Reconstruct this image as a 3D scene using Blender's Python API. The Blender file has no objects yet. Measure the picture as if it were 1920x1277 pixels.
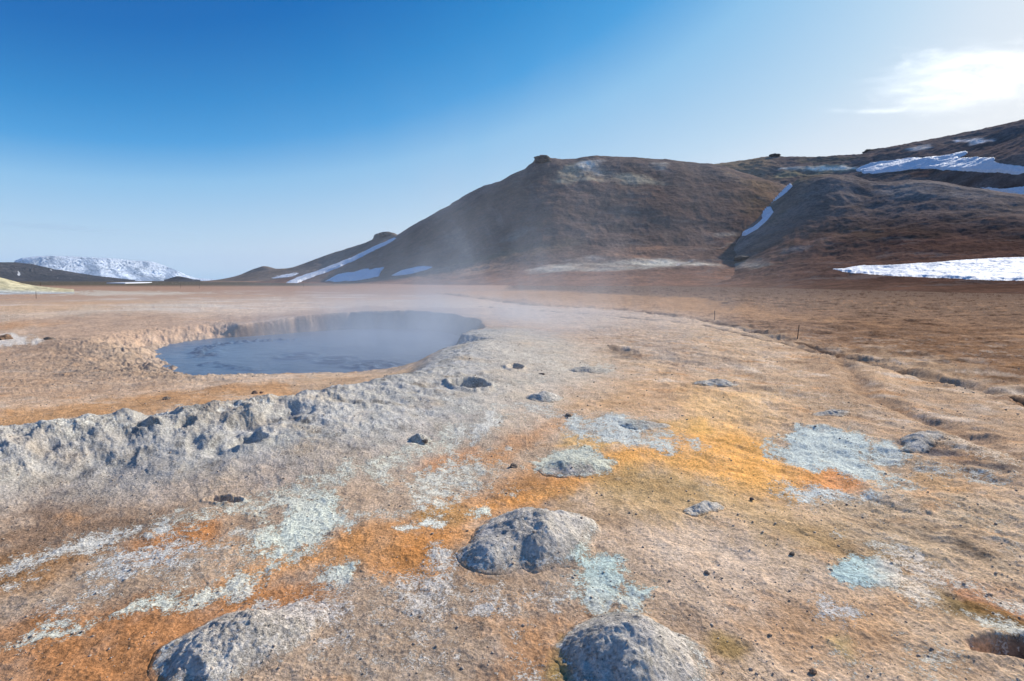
import bpy, math, random
import numpy as np
from math import radians, sin, cos, tan, atan, pi

# ------------------------------------------------------------------ camera, sky, sun, exposure
SC = bpy.context.scene
COL = SC.collection
EYE = 2.0
FPX = 960.0                       # focal length in photo pixels (1920 wide)
PITCH = atan(112.0 / FPX)
cam_d = bpy.data.cameras.new("camera")
cam_d.sensor_width = 36.0
cam_d.lens = 18.0
cam_d.clip_start = 0.05
cam_d.clip_end = 120000
cam = bpy.data.objects.new("camera", cam_d)
cam.location = (0, 0, EYE)
cam.rotation_euler = (radians(90) - PITCH, 0, 0)
COL.objects.link(cam)
SC.camera = cam

SUN_AZ, SUN_EL = radians(50), radians(30)
world = bpy.data.worlds.new("World")
SC.world = world
world.use_nodes = True
wn, wl = world.node_tree.nodes, world.node_tree.links
wn.clear()
w_out = wn.new("ShaderNodeOutputWorld")
w_bg = wn.new("ShaderNodeBackground")
w_sky = wn.new("ShaderNodeTexSky")
w_sky.sky_type = 'NISHITA'
w_sky.sun_disc = False
w_sky.sun_elevation = SUN_EL
w_sky.sun_rotation = SUN_AZ
w_sky.altitude = 300
w_sky.air_density = 1.0
w_sky.dust_density = 0.3
w_sky.ozone_density = 3.0
EXPO = 0.35
# the photograph's sky is strongly graded: the Sky Texture's brightness picks the colour, from deep blue to near white by the sun
w_sep = wn.new("ShaderNodeSeparateColor")
w_mul = wn.new("ShaderNodeMath"); w_mul.operation = 'MULTIPLY'; w_mul.inputs[1].default_value = 0.1
w_ramp = wn.new("ShaderNodeValToRGB")


def _lin(c):
    c /= 255.0
    return c / 12.92 if c <= 0.04045 else ((c + 0.055) / 1.055) ** 2.4


_stops = [(112, (0, 88, 168)), (127, (0, 108, 186)), (140, (40, 138, 208)), (151, (72, 160, 224)), (165, (142, 196, 237)),
          (178, (168, 208, 240)), (192, (192, 221, 244)), (206, (218, 233, 247)), (222, (240, 245, 250)), (245, (252, 253, 254))]
_el = w_ramp.color_ramp.elements
for _i, (_p, _c) in enumerate(_stops):
    _e = _el[_i] if _i < 2 else _el.new(_lin(_p))
    _e.position = _lin(_p)
    _e.color = tuple(_lin(v) for v in _c) + (1,)
w_vm = wn.new("ShaderNodeVectorMath"); w_vm.operation = 'SCALE'
w_vm.inputs['Scale'].default_value = 10.0 / 2 ** EXPO
w_bg.inputs['Strength'].default_value = 0.10
wl.new(w_sky.outputs[0], w_sep.inputs[0])
wl.new(w_sep.outputs[1], w_mul.inputs[0])
wl.new(w_mul.outputs[0], w_ramp.inputs[0])
wl.new(w_ramp.outputs[0], w_vm.inputs[0])
wl.new(w_vm.outputs[0], w_bg.inputs['Color'])
wl.new(w_bg.outputs[0], w_out.inputs['Surface'])

sun_d = bpy.data.lights.new("sun", 'SUN')
sun_d.energy = 4.6
sun_d.angle = radians(0.5)
sun_d.color = (1.0, 0.93, 0.82)
sun = bpy.data.objects.new("sun", sun_d)
sun.rotation_euler = (radians(90) - SUN_EL, 0, -SUN_AZ + pi)
# lamp shines along its -Z: tilt towards the horizon, then turn so it comes from azimuth SUN_AZ
sun.location = (60, 60, 60)
from mathutils import Vector
_d = Vector((sin(SUN_AZ) * cos(SUN_EL), cos(SUN_AZ) * cos(SUN_EL), sin(SUN_EL)))
sun.rotation_euler = _d.to_track_quat('Z', 'Y').to_euler()
COL.objects.link(sun)

SC.view_settings.view_transform = 'Standard'
SC.view_settings.look = 'None'
SC.view_settings.exposure = EXPO
SC.view_settings.gamma = 1.0
SC.render.engine = 'CYCLES'
SC.cycles.use_denoising = True
SC.cycles.denoising_input_passes = 'RGB_ALBEDO_NORMAL'
SC.cycles.denoising_prefilter = 'ACCURATE'
SC.cycles.max_bounces = 5
SC.cycles.diffuse_bounces = 2
SC.cycles.volume_bounces = 1
SC.cycles.volume_step_rate = 1.0
SC.cycles.volume_max_steps = 128

# ------------------------------------------------------------------ maths helpers
_rs = np.random.RandomState(5)
_ang = _rs.rand(1024) * 2 * np.pi
_GX, _GY = np.cos(_ang).astype(np.float32), np.sin(_ang).astype(np.float32)
_PT = np.tile(_rs.permutation(1024).astype(np.int32), 3)


def pnoise(x, y, seed=0):
    """2-D gradient noise, about -1..1"""
    xf = np.floor(x); yf = np.floor(y)
    fx = (x - xf).astype(np.float32); fy = (y - yf).astype(np.float32)
    xi = (xf.astype(np.int64) + seed * 37).astype(np.int32) & 1023
    yi = (yf.astype(np.int64) + seed * 91).astype(np.int32) & 1023
    p0 = _PT[xi] + yi; p1 = _PT[xi + 1] + yi
    u = fx * fx * fx * (fx * (fx * 6 - 15) + 10)
    v = fy * fy * fy * (fy * (fy * 6 - 15) + 10)
    h = _PT[p0]; a = _GX[h] * fx + _GY[h] * fy
    h = _PT[p1]; b = _GX[h] * (fx - 1) + _GY[h] * fy
    h = _PT[p0 + 1]; c = _GX[h] * fx + _GY[h] * (fy - 1)
    h = _PT[p1 + 1]; d = _GX[h] * (fx - 1) + _GY[h] * (fy - 1)
    a += (b - a) * u
    c += (d - c) * u
    return (a + (c - a) * v) * 1.5


def fbm(x, y, lam, octs, gain=0.5, seed=0, spacing=None, ridged=False):
    """lam: largest wavelength in metres; spacing: local mesh spacing, finer waves fade out"""
    out = np.zeros(np.shape(x), np.float32); a = 1.0; tot = 0
    for k in range(octs):
        n = pnoise(x / lam + 17.3 * k, y / lam - 9.1 * k, seed + k)
        if ridged:
            n = 1 - 2 * np.abs(n)
        w = a
        if spacing is not None:
            w = a * np.clip(lam / spacing - 1.0, 0, 1)
        out += n * w
        tot += a; a *= gain; lam *= 0.5
    return out / tot


def ss(a, b, x):
    t = np.clip((x - a) / (b - a), 0, 1)
    return t * t * (3 - 2 * t)


def lin(r, g, b, k=1.0):
    """seen sRGB (0-255) to linear"""
    o = []
    for c in (r, g, b):
        c /= 255.0
        o.append((c / 12.92 if c <= 0.04045 else ((c + 0.055) / 1.055) ** 2.4) * k)
    return np.array(o, np.float32)


CP, SP = cos(PITCH), sin(PITCH)


def ray(px, py):
    dy = py - 638.5
    return (px - 960.0), FPX * CP - dy * SP, -FPX * SP - dy * CP


def gp(px, py, z=0.0):
    """the point at height z seen at a photo pixel"""
    x, f, u = ray(px, py)
    t = (EYE - z) / (-u)
    return x * t, f * t


def sdpoly(P, x, y):
    """signed distance, positive inside"""
    P = np.asarray(P, float); n = len(P)
    d2 = np.full(x.shape, 1e18); inside = np.zeros(x.shape, bool)
    for i in range(n):
        ax, ay = P[i]; bx, by = P[(i + 1) % n]
        ex, ey = bx - ax, by - ay
        wx, wy = x - ax, y - ay
        t = np.clip((wx * ex + wy * ey) / (ex * ex + ey * ey + 1e-12), 0, 1)
        d2 = np.minimum(d2, (wx - ex * t) ** 2 + (wy - ey * t) ** 2)
        c = (ay > y) != (by > y)
        with np.errstate(divide='ignore', invalid='ignore'):
            inside ^= c & (x < ex * (y - ay) / (ey if abs(ey) > 1e-12 else 1e-12) + ax)
    d = np.sqrt(d2)
    return np.where(inside, d, -d)


def subdiv(P, step):
    out = []
    for i in range(len(P)):
        a, b = P[i], P[(i + 1) % len(P)]
        n = max(1, int(math.hypot(b[0] - a[0], b[1] - a[1]) / step))
        for k in range(n):
            out.append((a[0] + (b[0] - a[0]) * k / n, a[1] + (b[1] - a[1]) * k / n))
    return out


# ------------------------------------------------------------------ ground relief
WATER = -0.90
POOL_PX = [(300, 657), (330, 646), (380, 638), (420, 634), (480, 630), (560, 624), (660, 617), (760, 616), (840, 624), (885, 638),
           (888, 655), (850, 674), (800, 690), (720, 697), (640, 702), (560, 703), (480, 708), (430, 713), (400, 706), (370, 697), (340, 684), (312, 670)]
POOL = [gp(a, b, WATER) for a, b in subdiv(POOL_PX, 40)]

# crest of the long grey ridge: photo x, photo y, crest height, half width front, half width back
RIDGE = [(-500, 894, 0.467, 1.46, 1.2), (-150, 838, 0.458, 1.3, 1.0), (0, 810, 0.431, 1.38, 0.9), (130, 790, 0.423, 1.38, 0.8), (250, 773, 0.389, 1.89, 0.8), (420, 755, 0.371, 2.35, 0.8), (560, 741, 0.328, 2.82, 0.8), (700, 716, 0.285, 3.2, 0.9), (800, 700, 0.248, 3.08, 1.0), (860, 680, 0.221, 3.57, 1.2), (905, 640, 0.202, 3.57, 1.6), (905, 620, 0.147, 2.92, 1.6)]
RW = [(gp(a, b, h) + (h, wf, wb)) for a, b, h, wf, wb in RIDGE]

# mounds: name, photo x, photo y of apex, height, radii
MOUNDS = [
    # px, py(apex), h, rx, ry, rot, craggy
    (1005, 950, .23, .55, .54, 0.2, .022),
    (1185, 1172, .19, .44, .42, 0.0, .018),
    (455, 1150, .14, .46, .38, 0.5, .028),
    (1022, 738, .12, .34, .30, 0.0, .018),
    (1345, 712, .11, .55, .26, 0.3, .018),
    (1080, 852, .10, .50, .34, 0.0, .015),
    (1560, 770, .07, .46, .18, 0.5, .02),
    (1730, 828, .07, .62, .16, 0.6, .02),
    (1110, 688, .10, .55, .35, 0.1, .02),
    (1322, 938, .06, .24, .12, 0.4, .02),
    (1205, 792, .05, .42, .26, 0.0, .02),
    (787, 818, .08, .16, .12, 0.0, .03),
]
MW = []
for (px, py, h, rx, ry, rot, cr) in MOUNDS:
    cx, cy = gp(px, py, h)
    MW.append((cx, cy, h, rx, ry, rot, cr))

# pits: photo x, photo y of the middle, height of the surface there, radius, depth
PITS = [(882, 716, 0.22, 0.27, 0.36, 0.5), (966, 689, 0.14, 0.17, 0.26, 0.34), (462, 772, 0.5, 0.17, 0.2, 0.2), (275, 775, 0.46, 0.16, 0.09, 0.1), (345, 768, 0.46, 0.1, 0.12, 0.09), (415, 925, 0.03, 0.1, 0.07, 0.12), (438, 926, 0.03, 0.08, 0.06, 0.1), (1905, 1222, 0, 0.34, 0.1, 0.10), (1165, 655, 0.02, 0.35, 0.5, 0.1), (1258, 508, 0, 4, 2, 1.2)]
PW = [gp(a, b, z) + (rx, ry, dp) for a, b, z, rx, ry, dp in PITS]

FURROW = [gp(a, b) for a, b in [(820, 548), (1000, 572), (1150, 578), (1340, 603), (1495, 642), (1640, 680), (1780, 712), (1920, 750), (2150, 815)]]
FURROW2 = [gp(a, b) for a, b in [(900, 575), (1100, 590), (1310, 608), (1440, 640), (1570, 668), (1690, 690), (1760, 712), (1920, 752), (2100, 800)]]
GULLY = [gp(a, b) for a, b in [(1570, 672), (1600, 700), (1622, 740), (1700, 775), (1800, 815), (1925, 870), (2100, 930)]]


def sdline(P, x, y):
    """distance to an open polyline and side sign"""
    best = np.full(x.shape, 1e18); side = np.zeros(x.shape)
    for i in range(len(P) - 1):
        ax, ay = P[i]; bx, by = P[i + 1]
        ex, ey = bx - ax, by - ay
        wx, wy = x - ax, y - ay
        t = np.clip((wx * ex + wy * ey) / (ex * ex + ey * ey), 0, 1)
        d2 = (wx - ex * t) ** 2 + (wy - ey * t) ** 2
        m = d2 < best
        best = np.where(m, d2, best)
        side = np.where(m, np.sign(ex * wy - ey * wx), side)
    return np.sqrt(best), side


def ridge_field(x, y):
    best = np.full(x.shape, -1e9); out = np.zeros(x.shape); mask = np.zeros(x.shape)
    for i in range(len(RW) - 1):
        ax, ay, ah, af, ab = RW[i]; bx, by, bh, bf, bb = RW[i + 1]
        ex, ey = bx - ax, by - ay
        t = np.clip(((x - ax) * ex + (y - ay) * ey) / (ex * ex + ey * ey), 0, 1)
        dx, dy = x - ax - ex * t, y - ay - ey * t
        d = np.hypot(dx, dy)
        front = (ex * dy - ey * dx) < 0          # camera side
        w = np.where(front, af + (bf - af) * t, ab + (bb - ab) * t)
        q = np.clip(d / w, 0, 1)
        prof = np.where(front, (1 - q) ** 1.3 * (1 + .5 * q), (1 - q * q) ** 1.5)
        hh = (ah + (bh - ah) * t) * np.clip(prof, 0, 1)
        m = np.clip((1.1 - d / w) / .5, 0, 1)
        out = np.maximum(out, hh); mask = np.maximum(mask, m)
    return out, mask


def mound_shape(i, x, y):
    """height of mound i and its normalised radius"""
    cx, cy, h, rx, ry, rot, cr = MW[i]
    c, s = cos(rot), sin(rot)
    dx, dy = x - cx, y - cy
    wob = fbm(dx + 31 * i, dy, rx * .8, 3, .5, 40 + i) * rx * .30
    u, v = (dx * c + dy * s + wob) / rx, (-dx * s + dy * c + wob * .7) / ry
    q = np.sqrt(u * u + v * v)
    z = h * (.72 * np.clip(1 - q ** 2.0 / .95, 0, 1) ** 1.6 + .28 * np.clip(1 - q / 1.12, 0, 1) ** 1.5)
    if i == 0:                                    # the lower lobe of the big near mound, to its front left
        ex, ey = gp(925, 1012, .12)
        q2 = np.hypot((x - ex) / .30, (y - ey) / .26)
        z = np.log(np.exp(18 * z) + np.exp(18 * .13 * (1 - ss(0, 1.1, q2))) - 1) / 18
        q = np.minimum(q, q2 * 1.05)
    return z, q


def height(x, y, spacing=None, fine=True):
    """ground height; also returns a dict of masks"""
    x = np.asarray(x, float); y = np.asarray(y, float)
    r = np.hypot(x, y)
    near = 1 - ss(40, 90, r)
    z = fbm(x, y, 7.0, 3, .5, 3) * .09 * near
    z = z + ss(60, 300, r) * fbm(x, y, 90, 3, .5, 9) * .5
    z -= .22 * ss(-1.5, -4.0, x) * ss(7.5, 10.5, y) * (1 - ss(21, 29, y))
    z = z + .16 * np.exp(-((x + 6) / 9) ** 2 - ((y - 31) / 5) ** 2) + fbm(x, y, 2.2, 3, .5, 5) * .05 * near     # low ground round the pool
    z -= .25 * ss(10, 14.5, y) * ss(-1.5, -3.5, x) * (1 - ss(16, 20, y))
    rz, rm = ridge_field(x, y)
    craggy = ss(0.5, -2.2, x)
    rl = (fbm(x, y, 1.1, 5, .62, 21, spacing, True) - .25) * .07 + fbm(x, y, .22, 5, .7, 25, spacing) * .05 + fbm(x * 1.0 + y * .6, y, .45, 3, .55, 27, spacing) * .06
    hol = np.minimum(fbm(x * 1.1, y * .9 + x * .5, 1.0, 3, .5, 23) + .12, 0) * .34 * ss(-2.0, -3.4, x)
    z = np.maximum(z, z * (1 - rm) + rz * 1.0) + rm * hol * np.clip(rz / .2, 0, 1) + rm * rl * (0.25 + .75 * craggy) * np.clip(rz / .3, 0.15, 1)
    # mounds
    mm = np.zeros(x.shape)
    for i in range(len(MW)):
        cx, cy, h, rx, ry, rot, cr = MW[i]
        sel = np.hypot(x - cx, y - cy) < max(rx, ry) * 1.9 + .3
        if not sel.any():
            continue
        mz, q = mound_shape(i, x[sel], y[sel])
        k = np.clip(mz / h, 0, 1)
        rough = (fbm(x[sel], y[sel], .20, 6, .68, 61, None if spacing is None else spacing[sel] * .7) * 1.15 + np.maximum(fbm(x[sel], y[sel], .05, 3, .7, 67, None if spacing is None else spacing[sel] * .7), 0) * 1.0) * cr
        z[sel] += mz + rough * np.sqrt(k)
        mm[sel] = np.maximum(mm[sel], np.clip(k * 3.0, 0, 1))
    for (cx, cy, rx, ry, dp) in PW:
        q = np.hypot((x - cx) / rx, (y - cy) / ry) * (1 + .55 * fbm(x, y, rx * 1.6, 3, .6, 99))
        z -= dp * (1 - ss(.45, 1.1, q))
        z += dp * .12 * np.exp(-((q - 1.25) / .3) ** 2)
    z = z - .30 * np.exp(-((x + 14.5) / 4.5) ** 2 - ((y - 26) / 4.5) ** 2)
    # pool basin
    wpx = fbm(x, y, 2.2, 4, .5, 33) * .35
    sd = -sdpoly(POOL, x, y) + wpx * .6            # >0 outside
    back = ss(23.4, 24.8, y) * ss(-15.6, -14.2, x)
    right = ss(-5.5, -3.2, x) * ss(16, 18.5, y)
    steep = np.maximum(back, right)
    wall = 2.6 * (1 - steep) + .5 * steep
    wpf = fbm(x, y, .7, 4, .65, 35, spacing)
    k = ss(0, 1, (sd / wall + .25 + .26 * (1 - steep) + wpf * (.12 + .14 * (1 - steep))) / (1.25 + .26 * (1 - steep)))
    base_in = WATER - .35
    k = np.clip(k, 0, 1)
    z = np.where(sd < wall, base_in + (z - base_in) * k, z)
    shore = np.exp(-(np.clip(sd, 0, 99) / 2.2) ** 2) * (sd > -.3)
    # crumbly clods on the left and front shore
    clod = np.clip(1 - np.abs(sd - 1.2) / 3.6, 0, 1) * ss(23, 18, y) * ss(-3.5, -7.5, x) * (1 - steep) * (sd > -.1)
    clod = np.maximum(clod, np.clip(1 - np.abs(sd - .35) / .4, 0, 1) * (1 - steep) * ss(-3.6, -5, x) * .9)
    ln = np.clip(fbm(x, y, .42, 4, .62, 71, spacing) + .1, 0, 1)
    z = z + clod * ln * .16
    lump = ss(-4, -9, x) * (1 - ss(18, 34, r)) * ss(8, 11, y)
    z = z + lump * fbm(x, y, .7, 5, .68, 75, spacing) * .06
    # furrow at the edge of the brown plain
    df, side = sdline(FURROW, x, y)
    beyond = np.where(side > 0, 1, -1) * df
    cl = np.clip(fbm(x, y, .55, 4, .65, 84, spacing) + .05, 0, 1) * np.exp(-((df - .25) / (.35 + r * .012)) ** 2)
    z = z + cl * .12 * ss(0, 3, x)
    z = z - .17 * np.exp(-((df + fbm(x, y, 1.1, 4, .6, 82) * .5) / (.2 + r * .012)) ** 2) * np.clip(fbm(x, y, 1.6, 3, .6, 81) * 2 + .6, 0, 1.6)
    plain = ss(-.3, .8, beyond) * ss(-3, 2, x)
    z = z + plain * near * (fbm(x * .75, y, .85, 4, .6, 83, spacing) * .13)
    df2, _ = sdline(FURROW2, x, y)
    z = z - .05 * np.exp(-(df2 / (.07 + r * .004)) ** 2)
    dg, _ = sdline(GULLY, x, y)
    z = z - .07 * np.exp(-((dg + fbm(x, y, .7, 3, .6, 87) * .2) / .18) ** 2) + .03 * np.exp(-((dg - .4) / .3) ** 2)
    sw = fbm(x, y, 3.2, 4, .55, 111)
    z = z + near * .04 * np.abs(sw) * (1 - np.clip(rm, 0, 1))
    run_ = fbm(x + .6 * y, y * .5, 1.6, 4, .6, 113, spacing)
    z = z - near * .009 * ss(-1, 3, x) * np.exp(-(run_ / .06) ** 2) * (1 - np.clip(rm, 0, 1)) * (sd > .5)
    if fine:
        rightside = ss(1.5, 4.0, x) * (1 - plain)
        z = z + near * (fbm(x, y, 1.3, 6, .52, 91, spacing) * .045 + rightside * (fbm(x, y, .9, 6, .68, 93, spacing, True) * .055 + np.minimum(fbm(x, y, 2.4, 4, .6, 94, spacing), 0) * .10))
        z = z + near * np.maximum(fbm(x, y, .16, 4, .65, 95, spacing), -.1) * .022
    return z, dict(ridge=rm, rz=rz, mound=mm, pool=sd, clod=clod, plain=plain, beyond=beyond, steep=steep, furrow=df, furrow2=df2, gully=dg, back=back, lump=lump)


def unproj(pts, surf=None):
    """photo pixels -> points where the sight line meets the ground relief"""
    pts = np.asarray(pts, float)
    X, F, U = ray(pts[:, 0], pts[:, 1])
    f = np.geomspace(1.4, 500, 420)
    hx = (X / F)[:, None] * f[None, :]; hy = np.broadcast_to(f[None, :], hx.shape)
    hz = EYE + (U / F)[:, None] * f[None, :]
    g = height(hx.ravel(), hy.ravel(), None, False)[0].reshape(hx.shape)
    hit = hz < g
    idx = np.where(hit.any(1), hit.argmax(1), hx.shape[1] - 1)
    i = np.arange(len(pts))
    return np.stack([hx[i, idx], hy[i, idx]], 1), g[i, idx]


# ------------------------------------------------------------------ object helpers
def tag(o, label=None, cat=None, group=None, kind=None):
    if label: o['label'] = label
    if cat: o['category'] = cat
    if group: o['group'] = group
    if kind: o['kind'] = kind
    return o


def mesh_np(name, verts, quads, mat, smooth=True, attrs=None, parent=None):
    me = bpy.data.meshes.new(name)
    n = len(verts); q = len(quads); k = quads.shape[1]
    me.vertices.add(n)
    me.vertices.foreach_set('co', np.ascontiguousarray(verts, dtype=np.float32).ravel())
    me.loops.add(q * k)
    me.loops.foreach_set('vertex_index', np.ascontiguousarray(quads, dtype=np.int32).ravel())
    me.polygons.add(q)
    me.polygons.foreach_set('loop_start', np.arange(0, q * k, k, dtype=np.int32))
    me.polygons.foreach_set('loop_total', np.full(q, k, dtype=np.int32))
    if smooth:
        me.polygons.foreach_set('use_smooth', np.ones(q, dtype=bool))
    if attrs:
        for an, (ty, data) in attrs.items():
            a = me.attributes.new(an, ty, 'POINT')
            if ty == 'FLOAT':
                a.data.foreach_set('value', np.ascontiguousarray(data, dtype=np.float32).ravel())
            else:
                d = np.ones((n, 4), np.float32); d[:, :3] = data
                a.data.foreach_set('color', d.ravel())
    me.update(calc_edges=True)
    me.validate()
    if mat: me.materials.append(mat)
    o = bpy.data.objects.new(name, me)
    COL.objects.link(o)
    if parent: o.parent = parent
    return o


def grid_quads(nr, nc, wrap=False):
    idx = np.arange(nr * nc).reshape(nr, nc)
    if wrap:
        idx = np.concatenate([idx, idx[:, :1]], 1)
    a = idx[:-1, :-1]; b = idx[:-1, 1:]; c = idx[1:, 1:]; d = idx[1:, :-1]
    return np.stack([a.ravel(), d.ravel(), c.ravel(), b.ravel()], 1)[:, ::-1]


class NT:
    def __init__(self, name):
        self.m = bpy.data.materials.new(name)
        self.m.use_nodes = True
        self.t = self.m.node_tree
        self.t.nodes.clear()
        self.out = self.t.nodes.new('ShaderNodeOutputMaterial')

    def n(self, ty, **kw):
        nd = self.t.nodes.new(ty)
        for k, v in kw.items():
            if k.startswith('_'):
                key = k[1:]
                key = int(key) if key.isdigit() else key
                s = nd.inputs[key]
                if hasattr(v, 'is_output'):
                    self.t.links.new(v, s)
                else:
                    s.default_value = v
            else:
                setattr(nd, k, v)
        return nd

    def math(self, op, a, b=None, clamp=False):
        kw = {'_0': a}
        if b is not None: kw['_1'] = b
        return self.n('ShaderNodeMath', operation=op, use_clamp=clamp, **kw).outputs[0]

    def noise(self, vec, scale, detail=6, rough=.6, dist=0.0):
        return self.n('ShaderNodeTexNoise', _Vector=vec, _Scale=scale, _Detail=detail, _Roughness=rough, _Distortion=dist).outputs['Fac']

    def ramp(self, v, a, b, lo=0.0, hi=1.0):
        return self.n('ShaderNodeMapRange', interpolation_type='SMOOTHSTEP', _0=v, _1=a, _2=b, _3=lo, _4=hi).outputs[0]

    def mix(self, f, a, b, blend='MIX'):
        nd = self.n('ShaderNodeMix', data_type='RGBA', blend_type=blend)
        for key, v in ((0, f), (6, a), (7, b)):
            s = nd.inputs[key]
            if hasattr(v, 'is_output'): self.t.links.new(v, s)
            else: s.default_value = v if key == 0 else (tuple(v) + (1,) if len(v) == 3 else v)
        return nd.outputs[2]

    def attr(self, name, out='Color'):
        return self.n('ShaderNodeAttribute', attribute_name=name).outputs[out]

    def bsdf(self, **kw):
        b = self.n('ShaderNodeBsdfPrincipled', **kw)
        self.t.links.new(b.outputs[0], self.out.inputs['Surface'])
        return b


# ------------------------------------------------------------------ materials
def ground_material():
    T = NT('mineral_ground')
    P = T.n('ShaderNodeNewGeometry').outputs['Position']
    base = T.attr('tint'); crust = T.attr('crust_tint')
    ca = T.attr('crust', 'Fac'); rg = T.attr('grit', 'Fac')
    n_big = T.noise(P, .9, 5, .6)
    n_mid = T.noise(P, 6.0, 9, .68, .3)
    n_fine = T.noise(P, 45.0, 7, .7)
    # mottling of the base
    f1 = T.ramp(n_mid, .30, .70, .82, 1.18)
    f2 = T.ramp(n_fine, .32, .68, .64, 1.36)
    f3 = T.ramp(n_big, .3, .7, .90, 1.10)
    f = T.math('MULTIPLY', T.math('MULTIPLY', f1, f2), f3)
    fv = T.n('ShaderNodeCombineXYZ', _0=f, _1=f, _2=f).outputs[0]
    c = T.mix(1.0, base, fv, 'MULTIPLY')
    # warm and cool drifts
    n_hue = T.noise(P, 2.3, 6, .62, .6)
    c = T.mix(T.ramp(n_hue, .52, .72, 0, .30), c, T.mix(1.0, base, (1.12, .97, .82), 'MULTIPLY'))
    c = T.mix(T.ramp(n_hue, .46, .28, 0, .30), c, T.mix(1.0, base, (.84, .93, 1.12), 'MULTIPLY'))
    # mineral crust in flakes
    n_c = T.math('ADD', T.math('MULTIPLY', T.noise(P, 9.0, 9, .74, .6), .52), T.math('MULTIPLY', T.noise(P, 70, 5, .7), .48))
    thr = T.math('SUBTRACT', .68, T.math('MULTIPLY', ca, .35))
    cm = T.math('MULTIPLY', T.ramp(T.math('SUBTRACT', n_c, thr), -.02, .05), T.ramp(ca, 0.0, .06))
    cc = T.mix(1.0, crust, T.n('ShaderNodeCombineXYZ', _0=f2, _1=f2, _2=f2).outputs[0], 'MULTIPLY')
    c = T.mix(cm, c, cc)
    # hairline cracks in the drier flats
    wv = T.n('ShaderNodeVectorMath', operation='ADD', _0=P, _1=T.n('ShaderNodeTexNoise', _Vector=P, _Scale=6.0, _Detail=4.0).outputs['Color']).outputs[0]
    ve = T.n('ShaderNodeTexVoronoi', feature='DISTANCE_TO_EDGE', _Vector=wv, _Scale=3.6).outputs['Distance']
    ck = T.math('MULTIPLY', T.ramp(ve, .022, .004), T.ramp(T.noise(P, 1.3, 3, .6), .50, .62))
    c = T.mix(T.math('MULTIPLY', ck, .45), c, (.07, .05, .04))
    # dark grit
    v = T.n('ShaderNodeTexVoronoi', _Vector=P, _Scale=42.0, _Randomness=1.0)
    spot = T.ramp(v.outputs['Distance'], .20, .10)
    vr = T.n('ShaderNodeSeparateColor', _0=v.outputs['Color']).outputs[0]
    spot = T.math('MULTIPLY', spot, T.math('LESS_THAN', vr, T.math('MULTIPLY', rg, .30)))
    c = T.mix(T.math('MULTIPLY', spot, .4), c, (.05, .035, .028))
    h = T.math('ADD', T.math('MULTIPLY', n_mid, .024), T.math('MULTIPLY', n_fine, .022))
    h = T.math('SUBTRACT', h, T.math('MULTIPLY', ck, .006))
    h = T.math('ADD', h, T.math('MULTIPLY', cm, .010))
    h = T.math('ADD', h, T.math('MULTIPLY', spot, .012))
    gr = T.math('ADD', .6, T.math('MULTIPLY', rg, .9))
    bmp = T.n('ShaderNodeBump', _Strength=gr, _Distance=1.0, _Height=h)
    T.bsdf(**{'_Base Color': c, '_Roughness': 1.0, '_Specular IOR Level': 0.0, '_Normal': bmp.outputs[0]})
    return T.m


def hill_material(name, scale=1.0, bump=.6):
    T = NT(name)
    P = T.n('ShaderNodeNewGeometry').outputs['Position']
    base = T.attr('tint')
    n1 = T.noise(P, .012 / scale, 8, .62, .4)
    n2 = T.noise(P, .09 / scale, 9, .68)
    n3 = T.noise(P, .6 / scale, 7, .75)
    m = T.n('ShaderNodeMapping', _Vector=P, _Scale=(1, 1, 5)).outputs[0]
    n4 = T.noise(m, .05 / scale, 9, .72, .8)
    f = T.math('MULTIPLY', T.math('MULTIPLY', T.ramp(n1, .3, .7, .78, 1.22), T.ramp(n2, .3, .7, .72, 1.28)), T.ramp(n3, .3, .7, .66, 1.34))
    fv = T.n('ShaderNodeCombineXYZ', _0=f, _1=f, _2=f).outputs[0]
    c = T.mix(1.0, base, fv, 'MULTIPLY')
    c = T.mix(T.ramp(n4, .54, .64, 0, .38), c, (.20, .18, .165))
    c = T.mix(T.ramp(n4, .44, .34, 0, .25), c, (.035, .025, .02))
    c = T.mix(T.ramp(n2, .52, .75, 0, .35), c, T.mix(1.0, base, (1.25, .9, .68), 'MULTIPLY'))
    h = T.math('ADD', T.math('MULTIPLY', n2, 1.6 * scale), T.math('MULTIPLY', n3, .6 * scale))
    bmp = T.n('ShaderNodeBump', _Strength=bump, _Distance=1.0, _Height=h)
    T.bsdf(**{'_Base Color': c, '_Roughness': 1.0, '_Specular IOR Level': 0.0, '_Normal': bmp.outputs[0]})
    return T.m


def snow_material():
    T = NT('old_snow')
    P = T.n('ShaderNodeNewGeometry').outputs['Position']
    n = T.noise(P, .7, 8, .7)
    c = T.mix(T.ramp(n, .35, .7), (.70, .72, .75), (.88, .89, .90))
    bmp = T.n('ShaderNodeBump', _Strength=.7, _Distance=.5, _Height=n)
    T.bsdf(**{'_Base Color': c, '_Roughness': .7, '_Specular IOR Level': .2, '_Normal': bmp.outputs[0]})
    return T.m


def mud_material():
    T = NT('wet_grey_mud')
    P = T.n('ShaderNodeNewGeometry').outputs['Position']
    n = T.noise(P, 1.2, 7, .6, 1.2)
    n2 = T.noise(P, 9, 5, .6, .5)
    c = T.mix(T.ramp(n, .35, .7), (.085, .125, .18), (.15, .20, .26))
    h = T.math('ADD', T.math('MULTIPLY', n, .06), T.math('MULTIPLY', n2, .008))
    bmp = T.n('ShaderNodeBump', _Strength=.6, _Distance=1.0, _Height=h)
    T.bsdf(**{'_Base Color': c, '_Roughness': .28, '_Specular IOR Level': .6, '_Normal': bmp.outputs[0]})
    return T.m


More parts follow.
